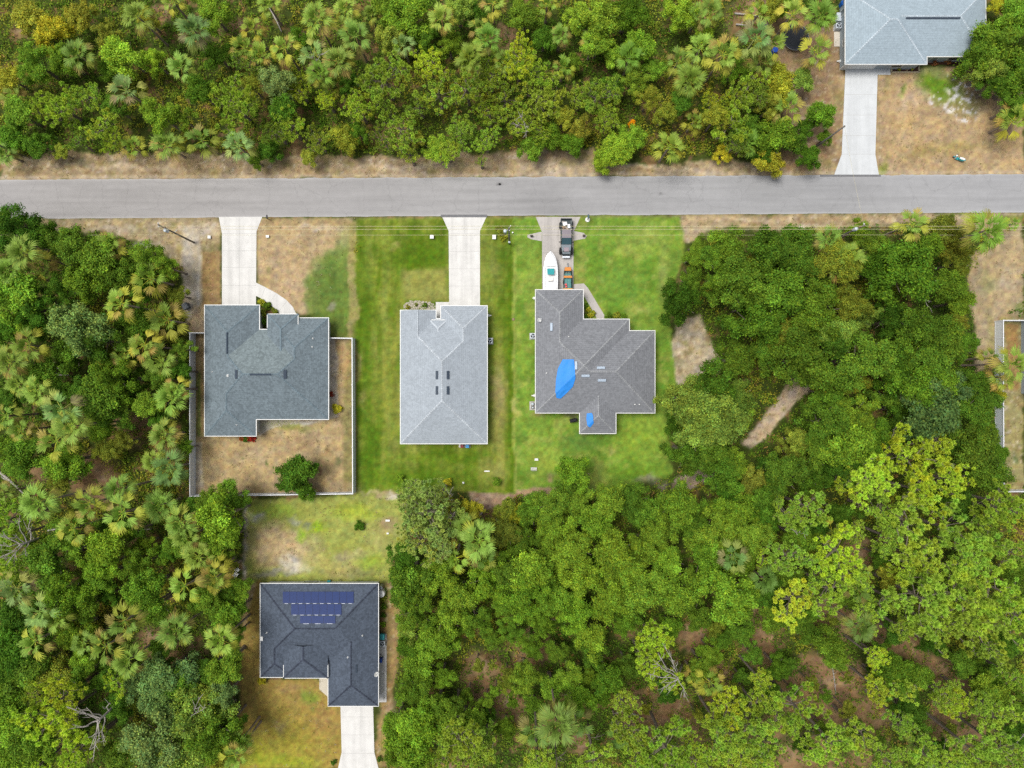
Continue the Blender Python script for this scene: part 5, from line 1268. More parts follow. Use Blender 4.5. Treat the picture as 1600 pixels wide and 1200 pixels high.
def log(x0, y0, x1, y1, label, r=.14, z=.2, mat=None, name="fallen_log"):
    a = P(x0, y0, z); b = P(x1, y1, z); root = empty(name, (a.x, a.y, 0), 0, label, "log", "fallen logs on the forest floor"); d = b-a
    mb = MB(); mid = Vector((0,0,z))+d*.5+Vector((.06,.08,.03))
    mb.tube([(0,0,z), tuple(mid), (d.x,d.y,z)], [r, r*.85, r*.6], 8); o = mb.build("trunk", mat or M_DEAD, root, smooth=True)
    sb = MB(); 
    for k in range(3):
        s = Vector((0,0,z))+d*(.3+.2*k); sb.tube([tuple(s), tuple(s+Vector((.35*(-1)**k, .4, .25)))], [r*.3, .02], 5)
    sb.build("branch_stub", mat or M_DEAD, root)
for a in [(1148,21,1192,27,"long pale log lying across the top right of the wood"),(1150,38,1172,42,"short pale log beside the long one at the top"),(1184,47,1200,38,"white log stub near the top right of the wood",.2),
          (0,738,38,772,"grey log leaning at the left edge, lower of two",.2),(2,745,28,762,"thin log beside the grey one at the left edge"),(77,565,97,582,"pale fallen stick in the left wood",.1),(78,588,108,586,"pale level log in the left wood",.12),
          (148,567,158,573,"short stick in the middle of the left wood",.08),(195,835,237,826,"straight pale log near the lower left",.14),(75,829,98,826,"pale log near the dead pine",.14),
          (704,810,713,797,"thick cut log behind the middle lawn",.24,.3),(672,785,684,797,"grey log under the pale pine",.12),(630,44,655,45,"thin pale log near the top middle",.09),(1505,423,1512,414,"white stick at the edge of the dry clearing",.1),
          (1180,1165,1190,1185,"grey log in the lower right wood",.14),(1290,1160,1302,1150,"short log in the lower right clearing",.1),(975,1110,1003,1122,"white log in the lower middle clearing",.13),(960,1115,985,1108,"weathered log in the lower middle clearing",.1),
          (750,806,757,795,"brown stump-like log in the weedy patch",.13),(420,10,440,50,"leaning grey log between palms at the top",.12,.4),(1300,1040,1306,1085,"thin forked log in the lower right clearing",.08)]:
    log(*a)
# trunks of pines seen lying outward at the bottom
for i, (x0,y0,x1,y1,h) in enumerate([(865,1140,871,1205,8),(918,1125,924,1165,7),(1022,1128,1030,1160,6),(1066,1140,1086,1192,7),(1098,1180,1106,1210,6),(1200,1060,1222,1090,6),(1270,1128,1282,1150,6),(478,155,495,190,0)]):
    if h: bare_tree((x0,y0), (x1,y1), h, [(.6,x0-9,(y0+y1)/2,h*.6),(.7,x1+8,(y0+y1)/2+6,h*.7)], f"slim grey dead pine trunk near the bottom edge, {words(x0/16)} percent across", .13, mat=M_BARK)

# ------------------------------------------------------------------ undergrowth
def undergrowth():
    rng = np.random.default_rng(5); n = 85000
    x = rng.uniform(-20, 1620, n); y = rng.uniform(-20, 1220, n)
    ok = (y < road_top(x)-32+(fbm(x, x*0, 40, 3)-.5)*30) | (y > road_bot(x)+14)
    blocked = [p for _, _, p in LAWNS]+[c[0] for c in CLEAR]+[[(385,780),(612,774),(612,912),(595,920),(600,1210),(376,1210),(376,905)], [(1303,-20),(1545,-20),(1545,270),(1303,270)], [(1592,490),(1640,490),(1640,640),(1592,640)],[(300,470),(560,470),(560,780),(300,780)],[(342,330),(402,330),(402,480),(342,480)]]
    for p in blocked:
        d = sdist(x, y, p)+(fbm(x, y, 24, 8)-.5)*14; ok &= d < -2
    for bx, by, r in FOREST_BROWN:
        if r:
            dd = np.sqrt((x-bx)**2+((y-by)*1.1)**2)/(r*(1.2 if bx > 950 and by > 950 else 1)); ok &= (dd > 1) | (rng.uniform(size=n) < .42)
    ok &= rng.uniform(size=n) < .35+.9*np.clip((fbm(x, y, 26, 15)-.35)*4, 0, 1)
    x = x[ok]; y = y[ok]; n = len(x); per = 11
    X_ = (x-800)/PPM; Y_ = -(y-600)/PPM
    s = rng.uniform(.25, .6, n)*(1+np.clip(fbm(x, y, 50, 18)-.5, 0, 1)*1.4); hgt = s*rng.uniform(.6, 1.5, n)
    c = np.stack([X_, Y_, hgt*.55], 1); c = np.repeat(c, per, 0)+rng.normal(size=(n*per, 3))*np.repeat(s, per)[:, None]*np.array([.55, .55, .32])
    c[:, 2] = np.abs(c[:, 2])+.04
    nn = rng.normal(size=c.shape)*.6+np.array([0, 0, .8]); nn /= np.linalg.norm(nn, axis=1)[:, None]
    t = fbm(x, y, 70, 21)+.35*(rng.uniform(size=n)-.5); 
    pal = np.array([[.085,.170,.014],[.14,.235,.018],[.21,.265,.024],[.33,.31,.03],[.34,.22,.06]])
    ki = np.clip(((t-.25)*6.5).astype(int), 0, 3); ki[rng.uniform(size=n) < .05] = 4
    col = np.repeat(pal[ki], per, 0)*(1+rng.normal(size=(n*per, 1))*.2)
    V, F, C = leafquads(c, nn, rng.uniform(.07, .2, n*per), .5, np.clip(col, .01, 1), rng)
    o = npmesh("undergrowth", V, F, C, M_LEAF)
    setp(o, "low tangled green and olive undergrowth covering the forest floor", "undergrowth", kind="stuff")
    print("undergrowth", len(F))
undergrowth()
# dry grass tufts and litter on verges and bare lots
def litter():
    rng = np.random.default_rng(9); n = 42000
    x = rng.uniform(-10, 1610, n); y = rng.uniform(-10, 1210, n); ok = np.zeros(n, bool)
    for p in [c[0] for c in CLEAR]+[[(300,520),(556,528),(556,774),(300,776)],[(395,339),(556,339),(556,528),(470,490),(400,440)],[(388,780),(620,774),(612,912),(376,912)],[(376,1060),(530,1060),(530,1200),(376,1200)],[(1373,112),(1545,98),(1600,150),(1600,270),(1376,272)]]:
        ok |= sdist(x, y, p) > 2
    for r in [[(335,330),(412,330),(402,480),(342,480)],[(1300,90),(1376,90),(1376,276),(1300,276)],[(395,436),(470,480),(470,498),(395,470)]]: ok &= sdist(x, y, r) < -1
    ok &= (y < road_top(x)-2) | (y > road_bot(x)+2)
    ok &= rng.uniform(size=n) < np.clip((fbm(x, y, 22, 33)-.3)*2.2, .05, 1)
    x = x[ok]; y = y[ok]; n = len(x); per = 5
    c = np.repeat(np.stack([(x-800)/PPM, -(y-600)/PPM, np.full(n, .07)], 1), per, 0); c += rng.normal(size=c.shape)*np.array([.12, .12, .02]); c[:, 2] = np.abs(c[:, 2])+.02
    nn = rng.normal(size=c.shape)*.5+np.array([0, 0, .9]); nn /= np.linalg.norm(nn, axis=1)[:, None]
    pal = np.array([A(190,170,130), A(130,128,60), A(150,118,84), A(205,192,168), A(110,118,50)])
    col = np.repeat(pal[rng.integers(0, 5, n)], per, 0)*(1+rng.normal(size=(n*per, 1))*.15)
    V, F, C = leafquads(c, nn, rng.uniform(.03, .10, n*per), .4, np.clip(col, .01, .9), rng)
    o = npmesh("dry_grass", V, F, C, M_LEAF); setp(o, "dry grass tufts and leaf litter scattered over the bare lots and verges", "dry grass", kind="stuff")
litter()
# pebbles by the house walls and in the rock bed
def pebbles(name, polys, n, label, r=(.03, .09)):
    rng = np.random.default_rng(len(polys)+n); Vs=[];Fs=[];Cs=[];k0=0
    ico = [(0,0,1),(.9,0,.2),(.28,.85,.2),(-.72,.53,.2),(-.72,-.53,.2),(.28,-.85,.2)]; fc = [(0,1,2),(0,2,3),(0,3,4),(0,4,5),(0,5,1)]
    for poly in polys:
        pp = np.array(poly); cnt = int(n*1.0/len(polys)); got = 0
        x = rng.uniform(pp[:,0].min(), pp[:,0].max(), cnt*4); y = rng.uniform(pp[:,1].min(), pp[:,1].max(), cnt*4)
        m = sdist(x, y, poly)+(fbm(x, y, 8, 2)-.5)*5 > 0
        for a, b in list(zip(x[m], y[m]))[:cnt]:
            q = P(a, b); s = rng.uniform(*r); g = rng.uniform(.75, 1.15)
            ang = rng.uniform(0, 6.28); ca, sa = math.cos(ang), math.sin(ang)
            for v in ico: Vs.append((q.x+s*(v[0]*ca-v[1]*sa*.7), q.y+s*(v[0]*sa+v[1]*ca*.7), .03+s*v[2]*.6)); Cs.append([q_*g for q_ in A(208,198,182)])
            for f in fc: Fs.append([i+k0 for i in f])
            k0 += 6
    o = npmesh(name, np.array(Vs), np.array(Fs), np.array(Cs), M_LEAF); setp(o, label, "pebbles", kind="stuff"); return o
pebbles("pebbles", [[(633,474),(640,470),(658,470),(680,476),(681,486),(631,486)]], 500, "pale rock bed in front of the light grey house", (.06, .16))
pebbles("pebbles", [[(514,530),(521,530),(531,650),(514,656)],[(402,657),(512,657),(470,662),(430,667),(404,680)]], 1500, "pale pebble strip around the rear of the blue-grey house")

# ------------------------------------------------------------------ utility poles and wires
def pole(base, top, h, label, parts=()):
    b = P(*base, 0); t = P(*top, h)-b; root = empty("utility_pole", b, 0, label, "utility pole", "utility poles along the road")
    m = MB(); m.tube([(0,0,-.2), tuple(t*.5), tuple(t)], [.14, .12, .10], 10); m.build("pole", M_POLE, root, smooth=True)
    for kind, dx, dy, z in parts:
        m = MB()
        c = t*(z/h)
        if kind == 'can':
            m.lathe([(.0,z-.45),(.22,z-.45),(.24,z-.3),(.24,z+.25),(.2,z+.36),(.06,z+.4)], c.x+dx, c.y+dy, 16); m.tube([(c.x,c.y,z),(c.x+dx,c.y+dy,z)], .05, 6)
            m.tube([(c.x+dx+.08,c.y+dy,z+.38),(c.x+dx+.08,c.y+dy,z+.62)], .035, 6); o = m.build("transformer", M_METALW, root, smooth=False)
        elif kind == 'arm':
            m.obox((c.x, c.y, z), (dx, .11, .12), dy); m.build("crossarm", M_WOODP, root)
        elif kind == 'ins':
            m.lathe([(.03,z-.1),(.03,z),(.08,z+.02),(.05,z+.07),(.09,z+.1),(.05,z+.16),(.03,z+.2)], c.x+dx, c.y+dy, 10); m.tube([(c.x,c.y,z-.06),(c.x+dx,c.y+dy,z-.06)], .03, 5); m.build("insulator", M_WHITE, root)
        elif kind == 'box':
            m.obox((c.x+dx, c.y+dy, z), (.3,.25,.5)); m.build("meter_box", M_METALW, root, bevel=.02)
    return root
M_METALW = plain("painted_metal", A(205,214,222), .4, var=.05)
pole((303,379), (247,351), 10.2, "utility pole with transformer at the left, above the blue-grey house driveway", [('can',.30,-.42,8.7),('ins',0,.22,10.1),('ins',-.25,-.1,9.5),('ins',.5,.2,6.2),('arm',1.0,-.4,9.3)])
pole((796,381), (795,356), 9.8, "utility pole with round transformer in the green lawn right of the white driveway", [('can',-.5,-.25,8.9),('ins',.25,.25,9.8),('ins',.1,-.2,9.2),('box',.0,-.2,2.0)])
pole((1293,378), (1351,352), 10.2, "dark utility pole with transformer leaning out over the wood on the right", [('can',-.3,-.1,8.4),('ins',-.1,.2,10.2),('ins',.2,.2,9.6),('arm',.9,.2,9.6)])
pole((1263,238), (1320,197), 10.6, "dark utility pole whose top shows against the upper right driveway", [('ins',.0,.15,10.4)])
pole((36,244), (-50,205), 10.2, "pole base at the far left edge above the road", [])
def wire(p0, p1, label, sag=.25, r=.016, name="power_line", mat=None):
    root = MB(); pts = [p0+(p1-p0)*t+Vector((0,0,-4*sag*t*(1-t))) for t in [i/16 for i in range(17)]]
    root.tube(pts, r, 5); o = root.build(name, mat or M_WIRE); setp(o, label, "wire", "overhead wires along the road"); return o
M_WIRE = plain("aluminium_wire", A(215,205,165), .5, .0, .05)
H1w, H2w, H3w = 10.0, 9.3, 7.2
for nmx, yy, hh, lab in [("a", 353.2, H1w, "topmost"), ("b", 358.0, H2w, "middle"), ("c", 367.0, H3w, "lowest")]:
    for xa, xb, seg in [(-200, 249, "from the left edge to the left pole"), (249, 795, "between the left and middle poles"), (795, 1350, "between the middle and right poles"), (1350, 1800, "from the right pole to the right edge")]:
        if nmx != "c" and xa == -200: continue
        o = wire(P(xa, yy, hh), P(xb, yy, hh), f"{lab} thin overhead wire {seg}", .15, (0.020 if nmx != "c" else .016))
wire(P(1320,198,10.4), P(1350,352,10.1), "overhead wire crossing the road between the two right-hand poles", .2, .012)
wire(P(36,244,6.5), P(96,274,.1), "guy wire slanting to the verge at the left edge", .02, .02)

# ------------------------------------------------------------------ mailboxes and small street items
def mailbox(x, y, label, rz=0, matb=None):
    b = P(x, y); root = empty("mailbox", b, rz, label, "mailbox", "mailboxes along the road")
    m = MB(); m.box(-.05,.05,-.05,.05,0,1.02); m.box(-.05,.05,-.1,.42,.86,.94); m.build("post", M_WOODP, root)
    m = MB(); k = 8; pr = [(.095*math.cos(math.pi*i/k), .10+.095*math.sin(math.pi*i/k)) for i in range(k+1)]; pr = [(.095,0)]+pr+[(-.095,0)]
    n = len(pr); vs = [(q[0], -.08, 1.02+q[1]) for q in pr]+[(q[0], .44, 1.02+q[1]) for q in pr]
    m.add(vs, [tuple(range(n)), tuple(range(2*n-1, n-1, -1))]+[(i, i+n, (i+1)%n+n, (i+1)%n) for i in range(n)]); m.build("box", matb or M_DARK, root)
    m = MB(); m.box(.1,.112,.05,.2,1.1,1.16); m.build("flag", M_RED, root)
mailbox(421, 343.5, "black mailbox on a post right of the blue-grey house driveway")
def round_pad_mailbox():
    b = P(918, 343.5); root = empty("mailbox", b, 0, "teal mailbox on a round white base beside the pickup driveway", "mailbox", "mailboxes along the road")
    m = MB(); m.lathe([(.36,0),(.36,.12),(.33,.16)], 0, 0, 24); m.build("base", M_WHITE, root)
    m = MB(); m.tube([(0,0,.1),(0,0,1.05)], .06, 8); m.build("post", M_WOODP, root)
    m = MB(); m.box(-.13,.13,-.1,.5,1.05,1.3); m.build("box", plain("teal_dark_box", A(60,90,96), .5), root, bevel=.05)
round_pad_mailbox()
def utility_box(x, y, w, d, h, label, mat=None, name="utility_box"):
    b = P(x, y); root = empty(name, b, 0, label, "utility box")
    m = MB(); m.box(-w/2,w/2,-d/2,d/2,0,h); m.build("body", mat or M_METALW, root, bevel=.04)
    m = MB(); m.box(-w/2-.02,w/2+.02,-d/2-.02,d/2+.02,h,h+.05); m.build("lid", mat or M_WHITE, root, bevel=.015)
utility_box(675.3,371,.5,.5,.5,"pale round-cornered utility box in the lawn left of the white driveway", M_WHITE)
utility_box(772.2,371,.5,.62,.35,"white square utility box in the lawn right of the white driveway", M_WHITE)
utility_box(419,370,.42,.34,.3,"white utility box in the dry lawn right of the first driveway", M_WHITE)
utility_box(328,371,.4,.4,.25,"white utility box in the sandy verge left of the first driveway", M_WHITE)
utility_box(838,717.5,.5,.3,.4,"small white box in the left of the tarp house lawn", M_WHITE, "well_cover")
utility_box(606,813,.6,.25,.15,"small white cap in the empty lot near the pale pine", M_WHITE, "well_cover")
utility_box(761,736,.75,.14,.12,"thin white bar lying in the middle lawn", M_WHITE, "septic_marker")
utility_box(724,754,.25,.2,.12,"tiny white cap behind the light grey house", M_WHITE, "septic_marker")
utility_box(606,833,.3,.2,.15,"tiny white cap in the lower part of the empty lot", M_WHITE, "septic_marker")
utility_box(801,364,.16,.16,.3,"tiny white marker right of the middle utility pole", M_WHITE, "survey_marker")
utility_box(802,499,.3,.3,.12,"small round-cornered valve cover between the two lawns", M_WOODP, "valve_cover")
m = MB(); m.box(-.45,.45,-.13,-.07,.38,.45); m.box(-.45,.45,.07,.13,.38,.45); m.box(-.4,-.34,-.12,.12,0,.38); m.box(.34,.4,-.12,.12,0,.38)
root = empty("garden_bench", P(834,731), 0, "small pale garden bench in the left of the tarp house lawn", "bench"); mm_ = MB(); mm_.box(-.45,.45,-.22,-.08,.4,.44); mm_.box(-.45,.45,-.04,.1,.4,.44); mm_.build("seat", M_CONC, root)
for sx in (-.36,.36): mm_ = MB(); mm_.box(sx-.04,sx+.04,-.2,.1,0,.4); mm_.build("leg", M_CONC, root)
mm_ = MB(); mm_.box(-.45,.45,-.34,-.30,.4,.8); mm_.build("backrest", M_CONC, root)
def lamp_post(x, y, label):
    b = P(x, y); root = empty("garden_lantern", b, 0, label, "lantern", "lanterns on the driveway wings")
    m = MB(); m.box(-.16,.16,-.1,.1,0,.5); m.build("pedestal", M_RED, root, bevel=.02)
    m = MB(); m.box(-.22,.22,-.13,.13,.5,.57); m.build("cap", M_DARK, root, bevel=.02)
    m = MB(); m.box(-.1,.1,-.06,.06,.57,.72); m.add([(-.12,-.08,.72),(.12,-.08,.72),(.12,.08,.72),(-.12,.08,.72),(0,0,.82)], [(0,1,4),(1,2,4),(2,3,4),(3,0,4),(3,2,1,0)]); m.build("lantern", M_BLACK, root)
lamp_post(830.5,369.5,"dark red pedestal lantern on the left wing of the boat driveway"); lamp_post(912,369,"dark red pedestal lantern on the right wing of the boat driveway")
def bin_(x, y, mat, label, rz=0, w=.6, h=1.05):
    b = P(x, y); root = empty("wheelie_bin", b, rz, label, "bin", "bins and tubs beside the houses")
    m = MB(); a, c = w/2*.82, w/2
    m.add([(-a,-a,.06),(a,-a,.06),(a,a,.06),(-a,a,.06),(-c,-c,h),(c,-c,h),(c,c*1.1,h),(-c,c*1.1,h)], [(3,2,1,0),(4,5,6,7),(0,1,5,4),(1,2,6,5),(2,3,7,6),(3,0,4,7)]); m.build("body", mat, root, bevel=.03)
    m = MB(); m.add([(-c-.03,-c-.03,h),(c+.03,-c-.03,h),(c+.03,c*1.2,h),(-c-.03,c*1.2,h),(-c,-c,h+.07),(c,-c,h+.07),(c*.9,c*1.1,h+.12),(-c*.9,c*1.1,h+.12)], [(3,2,1,0),(4,5,6,7),(0,1,5,4),(1,2,6,5),(2,3,7,6),(3,0,4,7)]); m.build("lid", mat, root, bevel=.015)
    for s_ in (-1, 1): m = MB(); m.tube([(s_*a*.8,c+.02,.1),(s_*(a*.8+.06),c+.02,.1)], .1, 12); m.build("wheel", M_BLACK, root)
bin_(294,479.5,plain("dark_blue_grey_bin", A(58,70,84), .4),"dark wheelie bin lying beside the dirt strip left of the blue-grey house",.5,.85,.9)
bin_(598.5,992,M_TEAL,"teal bin at the top of the side slab by the slate house",0,.75,.9)
bin_(596.5,1028.5,M_BLUE,"deep blue bin on the side slab of the slate house",0,.5,1.0)
bin_(722.5,696.5,M_RED,"dark red bin on the small slab behind the light grey house",0,.42,.8)
bin_(730.8,696.5,plain("sky_blue_bin", A(60,150,210), .4),"light blue bin on the small slab behind the light grey house",0,.46,.8)
bin_(515,908.5,M_TEAL,"small teal tub behind the slate house",0,.5,.4)
bin_(1313,10,plain("bright_blue_bin", A(30,100,190), .4),"bright blue bin beside the wall of the upper right house",.3,.6,1.0)
slab("rear_slab", [(717,690),(735,690),(735,699),(717,699)], M_CONC, "small white slab behind the light grey house", .06, cat="slab")
def drum(x, y, r, h, mat, label, name="drum", cat="drum"):
    b = P(x, y); root = empty(name, b, 0, label, cat)
    m = MB(); m.lathe([(r*.92,0),(r,.05),(r,h*.33),(r*1.04,h*.35),(r,h*.37),(r,h*.66),(r*1.04,h*.68),(r,h*.7),(r,h-.04),(r*.92,h)], 0, 0, 24); m.build("body", mat, root, smooth=False)
    m = MB(); m.lathe([(r*.9,h),(r*.9,h+.02),(r*.3,h+.03)], 0, 0, 20); m.build("lid", mat, root)
drum(1208,82,.42,.9,M_BLUE,"blue plastic drum near the palms left of the upper right house")
drum(598,924,.52,1.3,M_WHITE,"white cylindrical tank beside the slate house","water_tank","tank"); drum(597,915,.3,1.2,M_METAL,"grey pressure tank above the white tank beside the slate house","pressure_tank","tank")
def ac_unit(x, y, label, s=.8, h=.8, pad=.5):
    b = P(x, y); root = empty("air_conditioner", b, 0, label, "air conditioner", "air conditioner units beside the houses")
    m = MB(); m.box(-s/2-.1,s/2+.1,-s/2-.1,s/2+.1,-.02,.08); m.build("pad", M_CONC2, root)
    m = MB(); m.box(-s/2,s/2,-s/2,s/2,.08,h); m.build("cabinet", M_METALW, root, bevel=.04)
    m = MB(); m.lathe([(s*.40,h),(s*.40,h+.03),(s*.37,h+.03),(s*.37,h+.01)], 0, 0, 24); m.build("fan_grille", M_BLACK, root)
    m = MB()
    for k in range(3):
        a = k*2.094; m.add([(0,0,h+.035),(s*.33*math.cos(a),s*.33*math.sin(a),h+.035),(s*.33*math.cos(a+.7),s*.33*math.sin(a+.7),h+.045)], [(0,1,2)])
    m.lathe([(s*.1,h+.03),(s*.1,h+.06)], 0, 0, 12); m.build("fan", M_METALW, root)
ac_unit(765.5,533,"air conditioner with black fan right of the light grey house"); ac_unit(832.5,525.5,"air conditioner left of the tarp house")
ac_unit(1307,44,"air conditioner at the wall of the upper right house"); ac_unit(599,1003,"silver round-topped air conditioner on the slate house side slab", .75)
slab("side_slab", [(1303,50),(1316,50),(1316,73),(1303,73)], concrete_mat("cream_concrete", A(222,212,196), .04), "cream slab beside the upper right house", .08, cat="slab")
def wall_arm(x, y, L, label, rz=0, z=.5):
    b = P(x, y); root = empty("hose_reel", b, rz, label, "hose reel"); m = MB(); m.box(-L/2,L/2,-.08,.08,z-.1,z+.1); m.build("bracket", M_WHITE, root, bevel=.02)
    m = MB(); m.tube([(-.12,0,z),(.12,0,z)], .22, 16); m.build("reel", M_WHITE, root)
wall_arm(763.5,493.5,.8,"white hose reel on the right wall of the light grey house"); wall_arm(834.5,466.5,.5,"white hose reel on the left wall of the tarp house"); wall_arm(834.5,618,.8,"white bracket low on the left wall of the tarp house"); wall_arm(1312,96.5,1.0,"white downspout elbow at the lower corner of the upper right house",0,.15)
def pump(x, y, label):
    b = P(x, y); root = empty("water_softener", b, 0, label, "pump"); m = MB(); m.box(-.45,.45,-.65,.65,0,.12); m.build("pad", M_CONC2, root)
    m = MB(); m.lathe([(.2,.12),(.22,.2),(.22,.9),(.15,1.05),(.05,1.1)], .0, .28, 16); m.build("tank", M_METALW, root)
    m = MB(); m.lathe([(.18,.12),(.2,.2),(.2,.7),(.1,.8)], .02, -.25, 16); m.build("tank", M_METAL, root)
    m = MB(); m.tube([(-.3,.5,.3),(-.3,-.5,.3),(0,-.5,.3)], .035, 8); m.build("pipe", M_WHITE, root)
pump(832,634,"grey water softener tanks at the lower left wall of the tarp house")
m = MB(); root = empty("barbecue", P(895.5,656.5), .2, "black covered barbecue behind the tarp house", "barbecue"); m.box(-.55,.55,-.28,.28,.55,.85); m.build("body", M_BLACK, root, bevel=.05)
m = MB(); m.tube([(-.4,0,.88),(.4,0,.88)], .25, 14); m.build("lid", M_BLACK, root)
for sx in (-.45,.45): m = MB(); m.box(sx-.04,sx+.04,-.22,.22,0,.55); m.build("leg", M_DARK, root)
def dish(rt, px, py, parent, label):
    h, nn = roof_hit(rt, px, py); root = empty("satellite_dish", h, .6, label, "satellite dish")
    m = MB(); m.tube([(0,0,-.02),(0,0,.35),(.1,0,.5)], .03, 8); m.build("mast", M_METAL, root)
    m = MB(); V0=[]; k=20
    for i, (r, z) in enumerate([(.0,0),(.15,.012),(.3,.05),(.38,.085)]):
        for j in range(k): a = 2*math.pi*j/k; V0.append((z, r*.8*math.cos(a), r*1.05*math.sin(a)))
    fs = [(i*k+j,(i+1)*k+j,(i+1)*k+(j+1)%k,i*k+(j+1)%k) for i in range(3) for j in range(k)]
    Mx = Matrix.Translation((.1,0,.5)) @ Matrix.Rotation(math.radians(-48),4,'Y'); m.add([Mx@Vector(v) for v in V0], fs); o = m.build("reflector", M_WHITE, root, smooth=True); o.modifiers.new("t",'SOLIDIFY').thickness=.012
    m = MB(); m.tube([(.12,0,.42),(.42,0,.72)], .015, 6); m.obox((.42,0,.72),(.08,.08,.1)); m.build("feed_arm", M_METAL, root)
dish(rt3, 841.5, 501.5, r3, "grey satellite dish on the left eave of the tarp house"); dish(rt4, 588.5, 1052, r4, "pale satellite dish on the right eave of the slate house")
# white plastic chairs
def pchair(x, y, rz, label):
    b = P(x, y); root = empty("garden_chair", b, rz, label, "chair", "white plastic chairs at the edge of the wood")
    m = MB(); m.box(-.24,.24,-.24,.22,.40,.44); m.build("seat", M_WHITE, root, bevel=.015)
    m = MB(); 
    for k in range(5): m.box(-.22+.1*k,-.17+.1*k+.02,.2,.235,.44,.86)
    m.box(-.24,.24,.2,.24,.84,.9); m.build("backrest", M_WHITE, root)
    for sx in (-1, 1):
        m = MB(); m.tube([(sx*.25,.22,.66),(sx*.27,-.18,.64),(sx*.25,-.24,.42)], .025, 6); m.build("armrest", M_WHITE, root)
        for sy in (-1, 1): m = MB(); m.tube([(sx*.22,sy*.2,.42),(sx*.26,sy*.25,0)], .025, 6); m.build("leg", M_WHITE, root)
pchair(373,889,.7,"white plastic chair at the wood edge, upper of two"); pchair(371,896,2.4,"white plastic chair at the wood edge, lower of two")
# trampoline
root = empty("trampoline", P(1240,62), 0, "round black trampoline half under a palm left of the upper right house", "trampoline")
m = MB(); m.lathe([(0.01,.78),(1.55,.78),(1.55,.775),(.01,.775)], 0, 0, 36); m.build("mat", plain("black_mat", A(24,30,38), .6), root)
m = MB(); k = 36; vs=[]; 
for i in range(k):
    a = 2*math.pi*i/k
    for r, z in ((1.55,.80),(1.85,.82),(1.88,.78),(1.55,.77)): vs.append((r*math.cos(a), r*math.sin(a), z))
m.add(vs, [(i*4+j, ((i+1)%k)*4+j, ((i+1)%k)*4+(j+1)%4, i*4+(j+1)%4) for i in range(k) for j in range(4)]); m.build("safety_pad", plain("dark_pad", A(34,38,48), .5), root)
m = MB(); m.tube([(1.92*math.cos(2*math.pi*i/36),1.92*math.sin(2*math.pi*i/36),.76) for i in range(37)], .03, 6, cap=False); m.build("rim", M_METAL, root)
for i in range(6):
    a = i*math.pi/3; m = MB(); m.tube([(1.9*math.cos(a),1.9*math.sin(a),.76),(1.9*math.cos(a),1.9*math.sin(a),0)], .03, 6); m.build("leg", M_METAL, root)
# items by upper right house wall
utility_box(1308.5,29,.7,1.2,.5,"grey storage box along the wall of the upper right house", M_METALW, "storage_box")
for i, (x0,y0,x1,y1) in enumerate([(1392.5,113.3,1435.5,113.3),(1435,104,1435,113),(1392.5,104.5,1392.5,113)]):
    a, b = P(x0,y0), P(x1,y1); m = MB(); d = b-a; m.obox(((a.x+b.x)/2,(a.y+b.y)/2,.09), (d.length+.1,.14,.18), math.atan2(d.y,d.x)); o = m.build("timber_edging", plain("pale_timber", A(206,192,160), .8)); setp(o, ["front cream timber edging of the flower bed at the upper right house","right cream timber edging of the flower bed at the upper right house","left cream timber edging of the flower bed at the upper right house"][i], "edging")
m = MB(); a, b = P(1394,113), P(1434,101); m.box(a.x, b.x, a.y, b.y, -.02, .03); o = m.build("mulch_bed", plain("brown_mulch", A(86,58,48), .95, var=.3, vs=12)); setp(o, "dark mulch bed in front of the upper right house", "mulch", kind="structure")
a, b = P(1450,101), P(1525,92); m = MB(); m.box(a.x, b.x, a.y, b.y, -.02, .028); o = m.build("mulch_bed", plain("brown_mulch_2", A(96,62,46), .95, var=.3, vs=12)); setp(o, "reddish mulch bed under the front windows of the upper right house", "mulch", kind="structure")

# ------------------------------------------------------------------ vehicles
def loft(mb, secs, closed_ends=True, col=(1, 1, 1)):
    """secs: list of (y, [(x,z)...]) rings with equal counts"""
    n = len(secs[0][1]); vs = []
    for y, ring in secs: vs += [(x, y, z) for x, z in ring]
    fs = [(i*n+j, (i+1)*n+j, (i+1)*n+(j+1)%n, i*n+(j+1)%n) for i in range(len(secs)-1) for j in range(n)]
    if closed_ends: fs += [tuple(range(n)), tuple(range(len(secs)*n-1, (len(secs)-1)*n-1, -1))]
    mb.add(vs, fs, col)
def ring(w, z0, z1, c=.08):
    return [(-w,z0),(-w,z1-c),(-w+c,z1),(w-c,z1),(w,z1-c),(w,z0)]
def wheel(parent, x, y, r=.40, w=.26, rim=None, name="wheel"):
    e = bpy.data.objects.new(name, None); COL.objects.link(e); e.parent = parent; e.location = (x, y, r)
    m = MB(); pr = [(r*.62,-w/2),(r*.93,-w/2),(r,-w/2+.05),(r,w/2-.05),(r*.93,w/2),(r*.62,w/2)]; k = 24; vs=[]
    for rr_, xx in pr:
        for j in range(k): a = 2*math.pi*j/k; vs.append((xx, rr_*math.cos(a), rr_*math.sin(a)))
    m.add(vs, [(i*k+j,(i+1)*k+j,(i+1)*k+(j+1)%k,i*k+(j+1)%k) for i in range(5) for j in range(k)]); m.build("tyre", M_BLACK, e, smooth=False)
    m = MB(); m.tube([(-w/2+.03,0,0),(w/2-.03,0,0)], r*.62, 18); m.build("rim", rim or M_METAL, e)
M_PAINT = plain("dark_green_grey_paint", A(52,64,66), .25, .3, .05, coat=.6)
M_ROOFP = plain("roof_reflection_paint", A(128,120,126), .3, .2, .08, coat=.4)  # silvery reflection on the cab roof, put into its base colour
